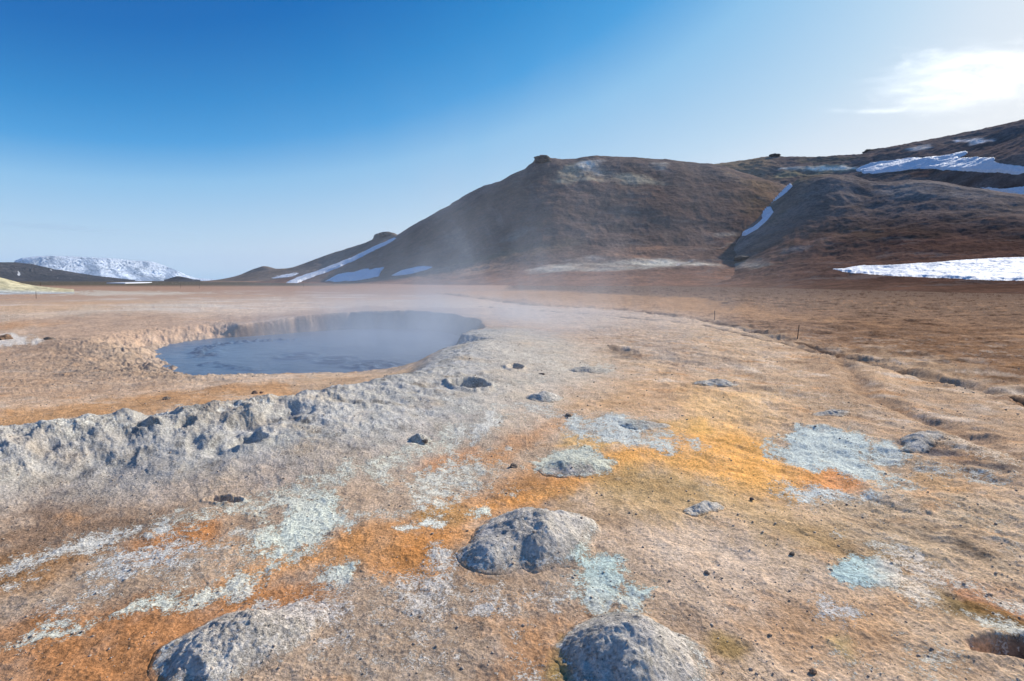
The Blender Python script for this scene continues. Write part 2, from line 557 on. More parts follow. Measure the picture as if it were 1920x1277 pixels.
def rock_material(name, a, b):
    T = NT(name)
    P = T.n('ShaderNodeNewGeometry').outputs['Position']
    n = T.noise(P, 25, 7, .7)
    c = T.mix(T.ramp(n, .35, .68), a, b)
    bmp = T.n('ShaderNodeBump', _Strength=.6, _Distance=.03, _Height=n)
    T.bsdf(**{'_Base Color': c, '_Roughness': .9, '_Specular IOR Level': .2, '_Normal': bmp.outputs[0]})
    return T.m


M_ground = ground_material()
M_hill = hill_material('hill_scree', 1.0, .42)
M_far = hill_material('far_rock', 12.0, .8)
M_snow = snow_material()
M_mud = mud_material()
M_rock = rock_material('dark_rock', (.10, .08, .065), (.30, .24, .19))
M_rock2 = rock_material('rust_rock', (.12, .07, .045), (.34, .22, .14))
M_wood = rock_material('weathered_wood', (.035, .02, .014), (.11, .065, .04))

# ------------------------------------------------------------------ ground colours
K = 1.12     # seen sunlit colour -> surface colour
TAN = (208, 178, 150)
# base coats: photo polygon, seen colour, soft edge (m), strength
BASE = [
    # right and middle tan fields
    ([(880, 585), (1300, 600), (1920, 745), (2300, 900), (2300, 1400), (1150, 1400), (1100, 1000), (1000, 800), (900, 700)], (212, 176, 138), .8, .8),
    ([(1000, 560), (1320, 590), (1200, 650), (950, 620)], (188, 160, 138), 1.5, .7),
    ([(1150, 640), (1250, 640), (1400, 690), (1330, 700), (1180, 670)], (176, 155, 138), .4, .6),
    ([(900, 700), (1150, 690), (1500, 780), (1350, 800), (1000, 770)], (206, 162, 122), .5, .5),
    ([(1480, 640), (1650, 700), (1920, 800), (1920, 900), (1700, 820), (1560, 740)], (184, 148, 116), .5, .7),
    ([(1150, 950), (1320, 960), (1600, 1050), (1560, 1277), (1300, 1160), (1200, 1060)], (206, 180, 156), .15, .8),
    ([(1560, 930), (1900, 960), (1920, 1060), (1700, 1060), (1540, 980)], (204, 176, 142), .15, .7),
    # bottom left and centre browns
    ([(-300, 960), (280, 950), (500, 940), (760, 890), (1000, 890), (1130, 1060), (1100, 1400), (-300, 1400)], (174, 146, 120), .25, .85),
    ([(-300, 930), (150, 940), (330, 985), (200, 1010), (0, 1060), (-300, 1120)], (140, 112, 90), .2, .85),
    ([(560, 870), (800, 810), (1000, 780), (1100, 850), (1000, 910), (760, 960), (560, 1000)], (190, 162, 136), .15, .8),
    ([(520, 1120), (1050, 1100), (1080, 1180), (1000, 1277), (560, 1400), (500, 1250)], (172, 148, 126), .15, .7),
    ([(330, 1240), (230, 1190), (120, 1200), (60, 1277), (330, 1290)], (184, 142, 104), .06, .55),
    # pool surroundings
    ([(0, 600), (220, 585), (420, 600), (700, 575), (900, 580), (930, 620), (880, 610), (700, 585), (450, 605), (340, 640), (270, 650), (0, 660)], (180, 144, 116), 1.2, .8),
    ([(-300, 660), (200, 650), (300, 690), (250, 740), (-300, 760)], (178, 142, 112), .8, .7),
    ([(-300, 790), (0, 775), (260, 745), (420, 725), (600, 712), (800, 700), (840, 690), (700, 730), (400, 752), (0, 815), (-300, 850)], (192, 142, 92), .25, .9),
    ([(560, 706), (700, 700), (835, 680), (820, 694), (700, 722), (560, 728)], (202, 168, 134), .15, .9),
]
ORANGE = [
    ([(1150, 905), (1040, 925), (960, 935), (890, 980), (860, 1020), (800, 1075), (700, 1085), (655, 1062), (600, 1055), (520, 1078), (445, 1108), (430, 1098), (520, 1052), (640, 1008), (690, 985), (770, 975), (860, 945), (960, 920), (1100, 875)], (212, 146, 80), .07, .88),
    ([(960, 925), (1120, 880), (1160, 895), (1040, 925), (900, 965), (880, 975)], (222, 152, 78), .04, .8),
    ([(640, 1010), (760, 985), (740, 1000), (640, 1030), (620, 1040)], (206, 142, 80), .03, .7),
    ([(-300, 1220), (0, 1185), (180, 1155), (260, 1138), (440, 1112), (600, 1098), (570, 1130), (430, 1150), (340, 1200), (290, 1290), (-300, 1400)], (186, 124, 70), .07, .88),
    ([(255, 1022), (340, 990), (430, 966), (425, 1010), (330, 1042), (265, 1055)], (198, 130, 70), .06, .85),
    ([(-50, 1060), (100, 1040), (160, 1040), (90, 1100), (-50, 1130)], (160, 112, 62), .05, .7),
    ([(900, 870), (950, 825), (1000, 795), (1060, 782), (1050, 805), (960, 850), (925, 885)], (206, 146, 92), .07, .8),
    ([(780, 880), (800, 862), (885, 845), (895, 858), (860, 880), (800, 892)], (206, 138, 80), .04, .8),
    ([(1040, 880), (1000, 870), (900, 920), (780, 962), (800, 965), (940, 930), (1040, 905)], (204, 146, 92), .05, .7),
    ([(1020, 1165), (1075, 1170), (1085, 1200), (1050, 1277), (1050, 1330), (900, 1330), (950, 1240)], (184, 132, 86), .07, .8),
    ([(1480, 908), (1500, 888), (1560, 876), (1600, 895), (1622, 920), (1570, 925), (1500, 918)], (226, 146, 76), .05, .85),
    ([(1130, 852), (1220, 845), (1290, 812), (1370, 803), (1440, 845), (1485, 895), (1465, 935), (1400, 922), (1300, 892), (1250, 872), (1140, 882)], (246, 176, 84), .16, .9),
    ([(1150, 853), (1240, 846), (1280, 830), (1200, 858)], (236, 160, 66), .06, .6),
    ([(1290, 760), (1330, 735), (1420, 740), (1440, 790), (1400, 810), (1330, 800)], (236, 188, 124), .2, .6),
    ([(1230, 790), (1300, 785), (1330, 810), (1260, 812)], (226, 172, 90), .06, .7),
    ([(1100, 905), (1240, 885), (1400, 932), (1560, 1005), (1620, 1050), (1500, 1030), (1350, 960), (1250, 970), (1150, 955)], (204, 166, 112), .2, .7),
    ([(1060, 815), (1180, 830), (1130, 845), (1060, 835)], (222, 172, 96), .05, .7),
    ([(920, 640), (1060, 690), (1180, 720), (1150, 760), (1060, 730), (960, 680), (890, 610)], (214, 166, 114), .3, .5),
    ([(1560, 1130), (1700, 1150), (1640, 1230), (1480, 1230), (1400, 1180)], (196, 146, 96), .08, .6),
    ([(1780, 1100), (1840, 1110), (1925, 1150), (1920, 1175), (1830, 1145)], (190, 116, 66), .012, .7),
    ([(1700, 1070), (1780, 1090), (1900, 1110), (1860, 1130), (1760, 1105)], (216, 160, 112), .03, .6),
    ([(700, 1060), (760, 1010), (840, 1010), (820, 1060), (740, 1080)], (206, 134, 62), .06, .5),
    ([(0, 575), (100, 568), (250, 565), (180, 580), (0, 590)], (200, 154, 108), 1.0, .6),
    ([(0, 608), (60, 602), (110, 608), (40, 616), (0, 618)], (202, 144, 88), .4, .7),
    ([(-200, 545), (200, 540), (800, 540), (1100, 546), (800, 552), (200, 550), (-200, 556)], (166, 130, 106), 3, .5),
    ([(830, 548), (1000, 545), (1300, 560), (1500, 600), (1300, 590), (1000, 568)], (192, 142, 92), 1.5, .6),
    ([(1700, 900), (1760, 895), (1830, 930), (1760, 930)], (214, 166, 112), .04, .6),
]
YEL = (196, 178, 84)
CRUST = [
    ([(430, 985), (560, 960), (650, 1000), (560, 1050), (420, 1100), (300, 1115), (290, 1050)], (206, 200, 192), .1, .5),
    ([(560, 1190), (700, 1140), (900, 1150), (1020, 1180), (900, 1260), (640, 1290)], (200, 192, 186), .15, .45),
    ([(1200, 1000), (1330, 980), (1480, 1060), (1440, 1130), (1300, 1100)], (210, 196, 182), .2, .32),
    ([(1560, 1230), (1750, 1200), (1880, 1260), (1800, 1300), (1600, 1300)], (196, 190, 180), .08, .5),
    # polygon, colour, soft, amount
    ([(560, 930), (610, 922), (645, 948), (642, 985), (575, 1025), (520, 1042), (498, 1012), (548, 970)], (214, 219, 208), .05, .95),
    ([(280, 978), (370, 955), (470, 932), (560, 902), (700, 858), (780, 828), (860, 798), (930, 768), (945, 785), (880, 825), (760, 880), (640, 925), (500, 965), (380, 990), (280, 1012)], (206, 206, 196), .07, .62),
    ([(130, 1150), (150, 1090), (200, 1050), (300, 1020), (400, 1010), (420, 1030), (300, 1075), (230, 1120), (170, 1150)], (204, 204, 204), .06, .60),
    ([(0, 1072), (80, 1040), (200, 995), (300, 985), (200, 1020), (90, 1058), (0, 1085)], (204, 202, 198), .03, .7),
    ([(20, 1215), (120, 1180), (260, 1138), (440, 1100), (520, 1052), (610, 1000), (640, 1004), (530, 1062), (450, 1112), (270, 1155), (130, 1200)], (204, 206, 196), .03, .75),
    ([(0, 1095), (30, 1085), (46, 1088), (30, 1108), (0, 1112)], (212, 206, 200), .02, .85),
    ([(770, 880), (850, 858), (970, 880), (935, 918), (860, 952), (775, 965), (758, 920)], (206, 204, 196), .08, .64),
    ([(650, 968), (720, 960), (780, 955), (770, 985), (690, 990)], (206, 208, 204), .03, .7),
    ([(740, 992), (800, 975), (830, 978), (830, 985), (760, 1000)], (214, 216, 210), .02, .85),
    ([(880, 965), (910, 952), (920, 958), (890, 975)], (214, 220, 212), .02, .85),
    ([(600, 1078), (640, 1060), (760, 1078), (860, 1075), (960, 1115), (1060, 1098), (1125, 1068), (1160, 1105), (1060, 1150), (900, 1150), (700, 1150), (600, 1120)], (206, 200, 196), .07, .60),
    ([(800, 1055), (850, 1030), (870, 1040), (830, 1065)], (200, 196, 192), .03, .75),
    ([(612, 1082), (650, 1055), (665, 1060), (650, 1080)], (206, 214, 204), .02, .9),
    ([(500, 1140), (620, 1110), (1080, 1120), (1100, 1180), (900, 1240), (560, 1277), (500, 1200)], (198, 190, 184), .15, .34),
    ([(1102, 1062), (1130, 1048), (1158, 1062), (1150, 1085), (1165, 1102), (1150, 1112), (1120, 1145), (1098, 1130), (1110, 1095)], (192, 208, 204), .03, .92),
    ([(1165, 1112), (1190, 1118), (1196, 1104), (1226, 1106), (1210, 1122), (1192, 1128), (1190, 1142), (1170, 1135)], (192, 208, 204), .02, .92),
    ([(1100, 1140), (1220, 1140), (1230, 1165), (1120, 1165)], (196, 196, 190), .04, .55),
    ([(1475, 815), (1500, 803), (1580, 812), (1650, 832), (1692, 850), (1685, 872), (1625, 862), (1665, 898), (1690, 920), (1640, 915), (1570, 882), (1530, 880), (1490, 865), (1468, 848)], (200, 208, 206), .08, .92),
    ([(1470, 925), (1500, 915), (1620, 922), (1680, 940), (1560, 945), (1530, 975)], (204, 208, 208), .07, .7),
    ([(1690, 855), (1760, 870), (1900, 900), (1920, 930), (1780, 910), (1700, 885)], (198, 198, 194), .08, .55),
    ([(1700, 790), (1920, 870), (1920, 890), (1780, 850)], (216, 196, 176), .06, .6),
    ([(1560, 1092), (1612, 1046), (1640, 1060), (1690, 1085), (1688, 1108), (1640, 1112), (1600, 1108)], (180, 200, 202), .02, .97),
    ([(1530, 1140), (1560, 1128), (1600, 1140), (1605, 1162), (1560, 1165)], (196, 192, 192), .03, .66),
    ([(1560, 1000), (1640, 1020), (1740, 1060), (1720, 1062), (1620, 1030)], (204, 202, 196), .03, .7),
    ([(1690, 1082), (1740, 1060), (1800, 1085), (1920, 1130), (1900, 1140), (1790, 1110), (1760, 1140), (1800, 1165), (1740, 1150), (1700, 1120)], (222, 206, 190), .03, .66),
    ([(1820, 1160), (1900, 1175), (1920, 1200), (1860, 1195)], (206, 204, 194), .03, .7),
    ([(1780, 960), (1920, 990), (1920, 1040), (1820, 1010)], (206, 192, 174), .08, .5),
    ([(1050, 792), (1130, 778), (1170, 778), (1250, 800), (1282, 835), (1240, 850), (1170, 838), (1060, 812)], (202, 206, 204), .06, .74),
    ([(1000, 870), (1050, 850), (1110, 845), (1140, 862), (1130, 885), (1080, 892), (1030, 885)], (204, 206, 194), .04, .85),
    ([(900, 770), (930, 775), (910, 815), (880, 835), (870, 810)], (204, 202, 198), .05, .7),
    ([(470, 1150), (560, 1130), (640, 1140), (600, 1180), (560, 1190), (520, 1170)], (206, 198, 194), .05, .68),
    ([(840, 1225), (880, 1215), (940, 1220), (900, 1240)], (214, 208, 204), .03, .6),
    ([(1050, 680), (1130, 680), (1180, 700), (1100, 702)], (206, 200, 190), .15, .6),
    ([(0, 585), (150, 575), (420, 560), (600, 555), (420, 572), (200, 590), (0, 605)], (206, 190, 176), 1.5, .5),
    ([(0, 630), (20, 628), (52, 632), (40, 645), (0, 652)], (214, 206, 200), .3, .95),
    ([(0, 542), (120, 545), (270, 546), (420, 550), (270, 555), (0, 552)], (196, 190, 182), 3, .6),
    ([(1400, 700), (1560, 740), (1640, 780), (1560, 780), (1440, 740)], (220, 190, 160), .2, .45),
    ([(1000, 588), (1200, 590), (1400, 640), (1250, 640), (1050, 610)], (200, 184, 168), 1.0, .4),
    ([(900, 620), (1000, 650), (1100, 700), (1000, 690), (900, 660)], (212, 204, 194), .3, .6),
]
MOSS_AND_SHADE = [([(1130, 905), (1200, 890), (1290, 905), (1340, 935), (1290, 945), (1200, 935)], (164, 134, 86), .1, .45),
        ([(1440, 985), (1560, 1010), (1660, 1050), (1640, 1070), (1540, 1035), (1450, 1005)], (158, 126, 84), .08, .4),
        ([(1660, 985), (1740, 1000), (1760, 1025), (1700, 1010)], (120, 104, 88), .03, .6),
        ([(1780, 1015), (1850, 1045), (1840, 1052), (1790, 1030)], (84, 70, 60), .02, .7),
        ([(1680, 828), (1760, 842), (1800, 858), (1740, 852)], (74, 82, 96), .03, .75),  # long slate shadow painted into the ground colour, not moss
        ([(1800, 865), (1900, 890), (1880, 893), (1810, 878)], (86, 88, 94), .03, .7),  # its continuation to the right, also a painted shadow
        ([(1590, 843), (1650, 850), (1680, 866), (1620, 856)], (130, 124, 122), .04, .7),
        ([(1150, 655), (1180, 660), (1190, 678), (1165, 672)], (96, 82, 72), .12, .7),  # darker brown tone in the shallow pit
        ([(980, 900), (1030, 895), (1000, 910), (940, 925)], (170, 120, 70), .04, .5),
        ([(1335, 1192), (1350, 1188), (1395, 1215), (1385, 1228), (1345, 1215)], (150, 122, 62), .01, .75),
        ([(1770, 1120), (1850, 1140), (1925, 1170), (1925, 1190), (1850, 1165), (1800, 1160)], (118, 96, 46), .012, .75),
        ([(1560, 1200), (1590, 1205), (1585, 1225), (1565, 1215)], (186, 168, 104), .01, .45),
        ([(1052, 1200), (1062, 1200), (1070, 1277), (1050, 1277)], (170, 150, 84), .01, .6),
        ([(780, 962), (860, 950), (900, 965), (860, 985), (800, 980)], (160, 122, 52), .03, .6)]
HOLLOW_SHADE = [([(1905, 1205), (1960, 1215), (1960, 1250), (1880, 1235)], (52, 50, 44), .03, .7)]  # black shadow of the hollow, painted into the ground colour

_polycache = {}


def world_poly(P, step=60):
    key = id(P)
    if key not in _polycache:
        pts = subdiv(P, step)
        _polycache[key] = unproj(pts)[0]
    return _polycache[key]


def ground_colour(x, y, m):
    r = np.hypot(x, y)
    sc = np.clip(.35 + r * .11, .4, 8)
    wx = fbm(x, y, .9, 6, .6, 201) * .16 * sc
    wy = fbm(x, y, .9, 6, .6, 211) * .16 * sc
    X, Y = x + wx, y + wy
    n = len(x)
    col = np.empty((n, 3), np.float32)
    col[:] = lin(*TAN)
    cr = np.zeros(n, np.float32)
    cc = np.empty((n, 3), np.float32); cc[:] = lin(205, 203, 198)
    grit = np.full(n, .12, np.float32)

    def lay(arr, f, c):
        arr += (c - arr) * f[:, None].astype(np.float32)
    # large distance zones
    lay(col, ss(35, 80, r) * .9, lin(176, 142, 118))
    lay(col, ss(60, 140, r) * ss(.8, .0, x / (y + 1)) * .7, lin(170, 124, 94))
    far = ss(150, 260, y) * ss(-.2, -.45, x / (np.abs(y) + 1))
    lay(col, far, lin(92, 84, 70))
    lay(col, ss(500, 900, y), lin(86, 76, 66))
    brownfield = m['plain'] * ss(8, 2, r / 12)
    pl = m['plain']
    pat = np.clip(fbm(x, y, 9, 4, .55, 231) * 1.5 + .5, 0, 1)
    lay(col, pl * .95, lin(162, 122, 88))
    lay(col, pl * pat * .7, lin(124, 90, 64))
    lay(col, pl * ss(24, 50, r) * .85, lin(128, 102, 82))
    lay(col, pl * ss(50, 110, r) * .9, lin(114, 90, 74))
    grit += pl * .3
    streak = np.clip(fbm(x * .22, y, 5, 4, .55, 235), 0, 1)
    zone = ss(-5, -12, x) * ss(16, 24, y) * (1 - ss(90, 150, r))
    lay(col, zone * ss(.12, .35, streak) * .5, lin(200, 150, 104))
    st2 = fbm(x * .25, y, 4, 4, .55, 239)
    lay(col, zone * ss(.1, .4, st2) * .8, lin(206, 190, 176))

    nearz = 1 - ss(14, 30, r)
    v1 = fbm(x, y, 1.7, 5, .6, 281); v2 = fbm(x, y, 1.1, 5, .62, 287); v3 = fbm(x * .8 + y * .35, y, .8, 5, .65, 291)
    lay(col, nearz * ss(.05, .4, v1) * .55, lin(206, 178, 150))
    lay(col, nearz * ss(-.05, -.4, v1) * .5, lin(158, 124, 96))
    spk = fbm(x * .7, y, 1.0, 6, .72, 301)
    lay(col, pl * ss(.04, .32, spk) * .75, lin(72, 48, 34))
    lay(col, pl * ss(-.05, -.35, spk) * .55 * (1 - ss(50, 90, r)), lin(184, 138, 96))
    frag = fbm(x / sc, y / sc, .5, 5, .75, 261) * 1.6
    patch = fbm(x / sc, y / sc, .9, 4, .65, 271)

    def run(L, mode):
        for P, c, soft, amt in L:
            W = world_poly(P)
            g = soft * 3 + .4 * np.hypot(W[:, 0], W[:, 1]).max() * .12
            s = (X > W[:, 0].min() - g) & (X < W[:, 0].max() + g) & (Y > W[:, 1].min() - g) & (Y < W[:, 1].max() + g)
            if not s.any(): continue
            d = sdpoly(W, X[s], Y[s])
            idx = np.where(s)[0]
            sf = (soft + .02) * (5.0 if mode == 'crust' else 2.6)
            d = d + frag[idx] * sf * .8
            f = ss(-sf, sf * .5, d) * amt * (1 - .35 * ss(0.0, .5, patch[idx]))
            if mode == 'base':
                col[idx] += (lin(*c) - col[idx]) * f[:, None].astype(np.float32)
            else:
                cc[idx] += (lin(*c) - cc[idx]) * np.clip(f * 1.5, 0, 1)[:, None].astype(np.float32)
                cr[idx] = np.maximum(cr[idx], f)
    run(BASE, 'base')
    lay(col, nearz * ss(.08, .42, v2) * .45, lin(204, 184, 164))
    lay(col, nearz * ss(-.08, -.42, v2) * .42, lin(150, 118, 92))
    rs_ = ss(1.0, 3.5, x) * nearz
    v4 = fbm(x * .9 + .4 * y, y * .7, .75, 6, .7, 307)
    lay(col, rs_ * ss(.12, .4, v4) * .5, lin(134, 112, 92))
    lay(col, rs_ * ss(-.12, -.4, v4) * .55, lin(232, 212, 190))
    lay(col, nearz * ss(.12, .45, v3) * .5, lin(206, 148, 92))
    run(ORANGE, 'base')
    # ridge: grey, with pale lime flanks and tan hollows
    rm = m['ridge'] * ss(-.10, .05, m['rz'] + fbm(x, y, .7, 5, .65, 221) * .12)
    e = fbm(x, y, 1.0, 5, .62, 241)
    e3 = fbm(x, y, .45, 5, .7, 243)
    lay(col, rm * .95, lin(184, 180, 174))
    lay(col, rm * ss(.05, .35, e) * .6, lin(180, 166, 146))
    lay(col, rm * ss(-.05, -.35, e) * .6, lin(162, 160, 154))
    lay(col, rm * ss(.10, .38, e3) * .75 * ss(.5, -1.5, x), lin(96, 92, 88))
    lay(col, rm * ss(.05, .4, fbm(x, y, 1.6, 4, .6, 245)) * .6, lin(186, 160, 130))
    leftrough = rm * ss(-2.6, -4.0, x)
    lay(col, leftrough * .35, lin(150, 146, 142))
    cr = np.maximum(cr, rm * .45 * ss(-.3, .3, fbm(x, y, .8, 4, .6, 247) + .1))
    # right end of the ridge is pale and warm
    lay(col, rm * ss(-1.2, .4, x) * .55, lin(204, 182, 156))
    leftc = ss(2.0, -.5, x) * (1 - ss(7, 10, y))
    cr = np.maximum(cr, nearz * (.36 + .36 * leftc) * ss(-.25, .4, fbm(x, y, .9, 5, .62, 295)) * ss(-.4, .3, fbm(x, y, 3.1, 2, .5, 297)))
    run(CRUST, 'crust')
    run(MOSS_AND_SHADE, 'base')
    run(HOLLOW_SHADE, 'base')
    # mounds: grey, dark and pale
    mm = m['mound']
    e2 = fbm(x, y, .25, 4, .6, 251)
    lay(col, ss(.0, 1., mm + fbm(x, y, .2, 4, .65, 253) * .5) * .9, lin(204, 196, 186))
    lay(col, mm * ss(0, .4, e2) * .45, lin(150, 146, 142))
    lay(col, mm * ss(0, -.4, e2) * .4, lin(222, 212, 196))
    edge = np.clip(mm, 0, 1) * (1 - np.clip(mm, 0, 1)) * 4
    cr = np.maximum(cr, edge * .62)
    cr = np.maximum(cr, mm * .30)
    grit += mm * .3
    # clods and wet rim of the pool
    lay(col, m['clod'] * .45, lin(150, 134, 116))
    pd = m['pool']
    lay(col, (1 - ss(-.1, .45, pd)) * .7 * (1 - m['steep']), lin(132, 126, 118))
    wallm = (1 - ss(.2, .75, pd)) * m['steep']
    lay(col, wallm * (.55 + .35 * ss(-.3, .3, fbm(x, y * 2, 1.5, 4, .6, 309))), lin(120, 94, 76))
    # darker earth along the furrow, its thin second line and the gully
    lay(col, np.exp(-(m['furrow'] / (.2 + r * .008)) ** 2) * .85 * ss(-.35, .15, fbm(x, y, 1.3, 5, .65, 303)), lin(78, 52, 38))
    lay(col, np.exp(-(m['furrow2'] / (.05 + r * .0025)) ** 2) * .8 * ss(-.4, .1, fbm(x, y, .8, 4, .65, 305)), lin(70, 56, 48))
    lay(col, np.exp(-(m['gully'] / .2) ** 2) * .35, lin(130, 100, 76))
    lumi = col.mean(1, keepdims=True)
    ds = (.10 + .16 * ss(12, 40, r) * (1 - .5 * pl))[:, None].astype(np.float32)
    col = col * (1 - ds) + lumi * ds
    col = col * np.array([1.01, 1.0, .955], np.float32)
    return col * K, cr, cc * K * np.array([1.03, .99, .90], np.float32), grit


# ------------------------------------------------------------------ ground
def build_ground():
    step = 1.45
    cols_px = np.arange(-80, 2001, step)
    cols_px = np.concatenate([np.arange(-1500, -80, 3.0), cols_px, np.arange(2003, 3400, 3.0)])
    a_mid = np.arctan((cols_px - 960) / FPX)
    a_hi = np.linspace(a_mid[-1], a_mid[0] + 2 * np.pi, 150)[1:-1]
    A = np.concatenate([a_mid, a_hi])
    rows_py = np.arange(1345, 527.6, -step)
    _, F, U = ray(960, rows_py)
    R = EYE * F / (-U)
    R = np.concatenate([np.linspace(.25, R[0], 14)[:-1], R, np.geomspace(R[-1], 9000, 10)[1:]])
    # extra rows where the pool's far wall stands
    R = np.sort(np.concatenate([R, np.arange(12, 33, .2)]))
    nr, nc = len(R), len(A)
    AA, RR = np.meshgrid(A, R)
    # columns keep constant depth in view so that spacing matches
    fx = 1.0 / np.maximum(np.cos(np.clip(A, -1.0, 1.0)), .5)
    D = RR * fx[None, :]
    x = (D * np.sin(AA)).ravel(); y = (D * np.cos(AA)).ravel()
    rr = np.hypot(x, y)
    spacing = np.maximum(rr * .0016, .004)
    z, m = height(x, y, spacing)
    # the mounds are things of their own: the ground dips just under them
    zz = z.copy()
    for i in range(len(MW)):
        cx, cy, h, rx, ry, rot, cr = MW[i]
        sel = np.hypot(x - cx, y - cy) < max(rx, ry) * 1.9
        _, q = mound_shape(i, x[sel], y[sel])
        zz[sel] -= .05 * (1 - ss(.80, .98, q))
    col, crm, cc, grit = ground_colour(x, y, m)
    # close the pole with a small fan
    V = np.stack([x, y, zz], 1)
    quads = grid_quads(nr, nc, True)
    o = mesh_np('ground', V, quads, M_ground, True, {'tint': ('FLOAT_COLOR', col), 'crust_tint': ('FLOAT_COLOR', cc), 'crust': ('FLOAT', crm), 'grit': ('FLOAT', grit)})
    tag(o, kind='structure')
    return o


build_ground()

MOUND_TAG = [
    ('big grey crusted mud mound in the middle of the foreground, orange stream on its left', .0),
    ('dark grey pitted mud mound cut off by the lower edge right of the middle', .0),
    ('ragged dark grey mound with torn left side among orange mud, lower left', .0),
    ('small dark grey crusty mound standing right of the two round steam holes', .0),
    ('flat blue grey mound alone on the tan slope beyond the yellow patch', .0),
    ('low pale crusted mound with yellow front touching the tip of the yellow patch', .0),
    ('thin slate grey ridge mound above the large pale blue crust patch', .0),
    ('long dark slate mound right of the large pale blue crust patch', .0),
    ('low whitish dome on the tan slope right of the ridge end', .0),
    ('tiny pale crusted bump below the yellow patch', .0),
    ('low crust covered swell just above the low pale yellow fronted mound', .0),
    ('small dark knob at the foot of the grey ridge', .0),
]


def build_mounds():
    for i, (lab, _) in enumerate(MOUND_TAG):
        cx, cy, h, rx, ry, rot, cr = MW[i]
        ext = max(rx, ry) * 1.55 + (.12 if i == 0 else 0)
        n = 190 if i < 3 else 110
        g = np.linspace(-ext, ext, n)
        X, Y = np.meshgrid(cx + g, cy + g)
        x, y = X.ravel(), Y.ravel()
        rr = np.hypot(x, y)
        z, m = height(x, y, np.maximum(rr * .0016, .004))
        _, q = mound_shape(i, x, y)
        z = z - .06 * ss(.92, 1.12, q)
        keep = (q < 1.14)
        col, crm, cc, grit = ground_colour(x, y, m)
        Q = grid_quads(n, n)
        Q = Q[keep[Q].all(1)]
        used = np.unique(Q); remap = np.full(n * n, -1); remap[used] = np.arange(len(used))
        V = np.stack([x - cx, y - cy, z], 1)[used]
        o = mesh_np('mud_mound', V, remap[Q], M_ground, True, {'tint': ('FLOAT_COLOR', col[used]), 'crust_tint': ('FLOAT_COLOR', cc[used]), 'crust': ('FLOAT', crm[used]), 'grit': ('FLOAT', grit[used])})
        o.location = (cx, cy, 0)
        tag(o, lab, 'mud mound', 'mineral mounds on the foreground slope')


build_mounds()


# ------------------------------------------------------------------ mud pool
def build_pool():
    P = np.array(POOL)
    x0, x1, y0, y1 = P[:, 0].min() - 1.5, P[:, 0].max() + 1.5, P[:, 1].min() - 1, P[:, 1].max() + 1.5
    gx = np.arange(x0, x1, .05); gy = np.arange(y0, y1, .06)
    X, Y = np.meshgrid(gx, gy); x, y = X.ravel(), Y.ravel()
    z = WATER + fbm(x, y * 1.6, .9, 4, .5, 301) * .018
    # boiling mud thrown up in an arc at the left, and a few small boils
    arc = np.array([gp(a, b, WATER) for a, b in [(385, 668), (378, 658), (400, 648), (450, 642), (540, 638)]])
    d, _ = sdline([tuple(p) for p in arc], x, y)
    sp = np.exp(-(d / .45) ** 2) * np.clip(fbm(x, y, .45, 3, .6, 311) + .1, 0, 1) * .24
    z = z + sp
    arc2 = np.array([gp(a, b, WATER) for a, b in [(370, 685), (400, 680), (430, 688), (480, 695)]])
    d, _ = sdline([tuple(p) for p in arc2], x, y)
    z = z + np.exp(-(d / .25) ** 2) * np.clip(fbm(x, y, .35, 3, .6, 313) + .2, 0, 1) * .10
    for a, b in [(630, 675), (690, 684), (560, 668), (720, 690)]:
        cx, cy = gp(a, b, WATER)
        q = np.hypot(x - cx, y - cy)
        z = z + .06 * np.exp(-((q - .35) / .12) ** 2) + .05 * np.exp(-((q - .8) / .15) ** 2)
    Q = grid_quads(len(gy), len(gx))
    o = mesh_np('mud_pool', np.stack([x, y, z], 1), Q, M_mud, True)
    tag(o, kind='structure')


build_pool()


# ------------------------------------------------------------------ hills
def interp(pts, X):
    pts = sorted(pts)
    return np.interp(X, [p[0] for p in pts], [p[1] for p in pts])


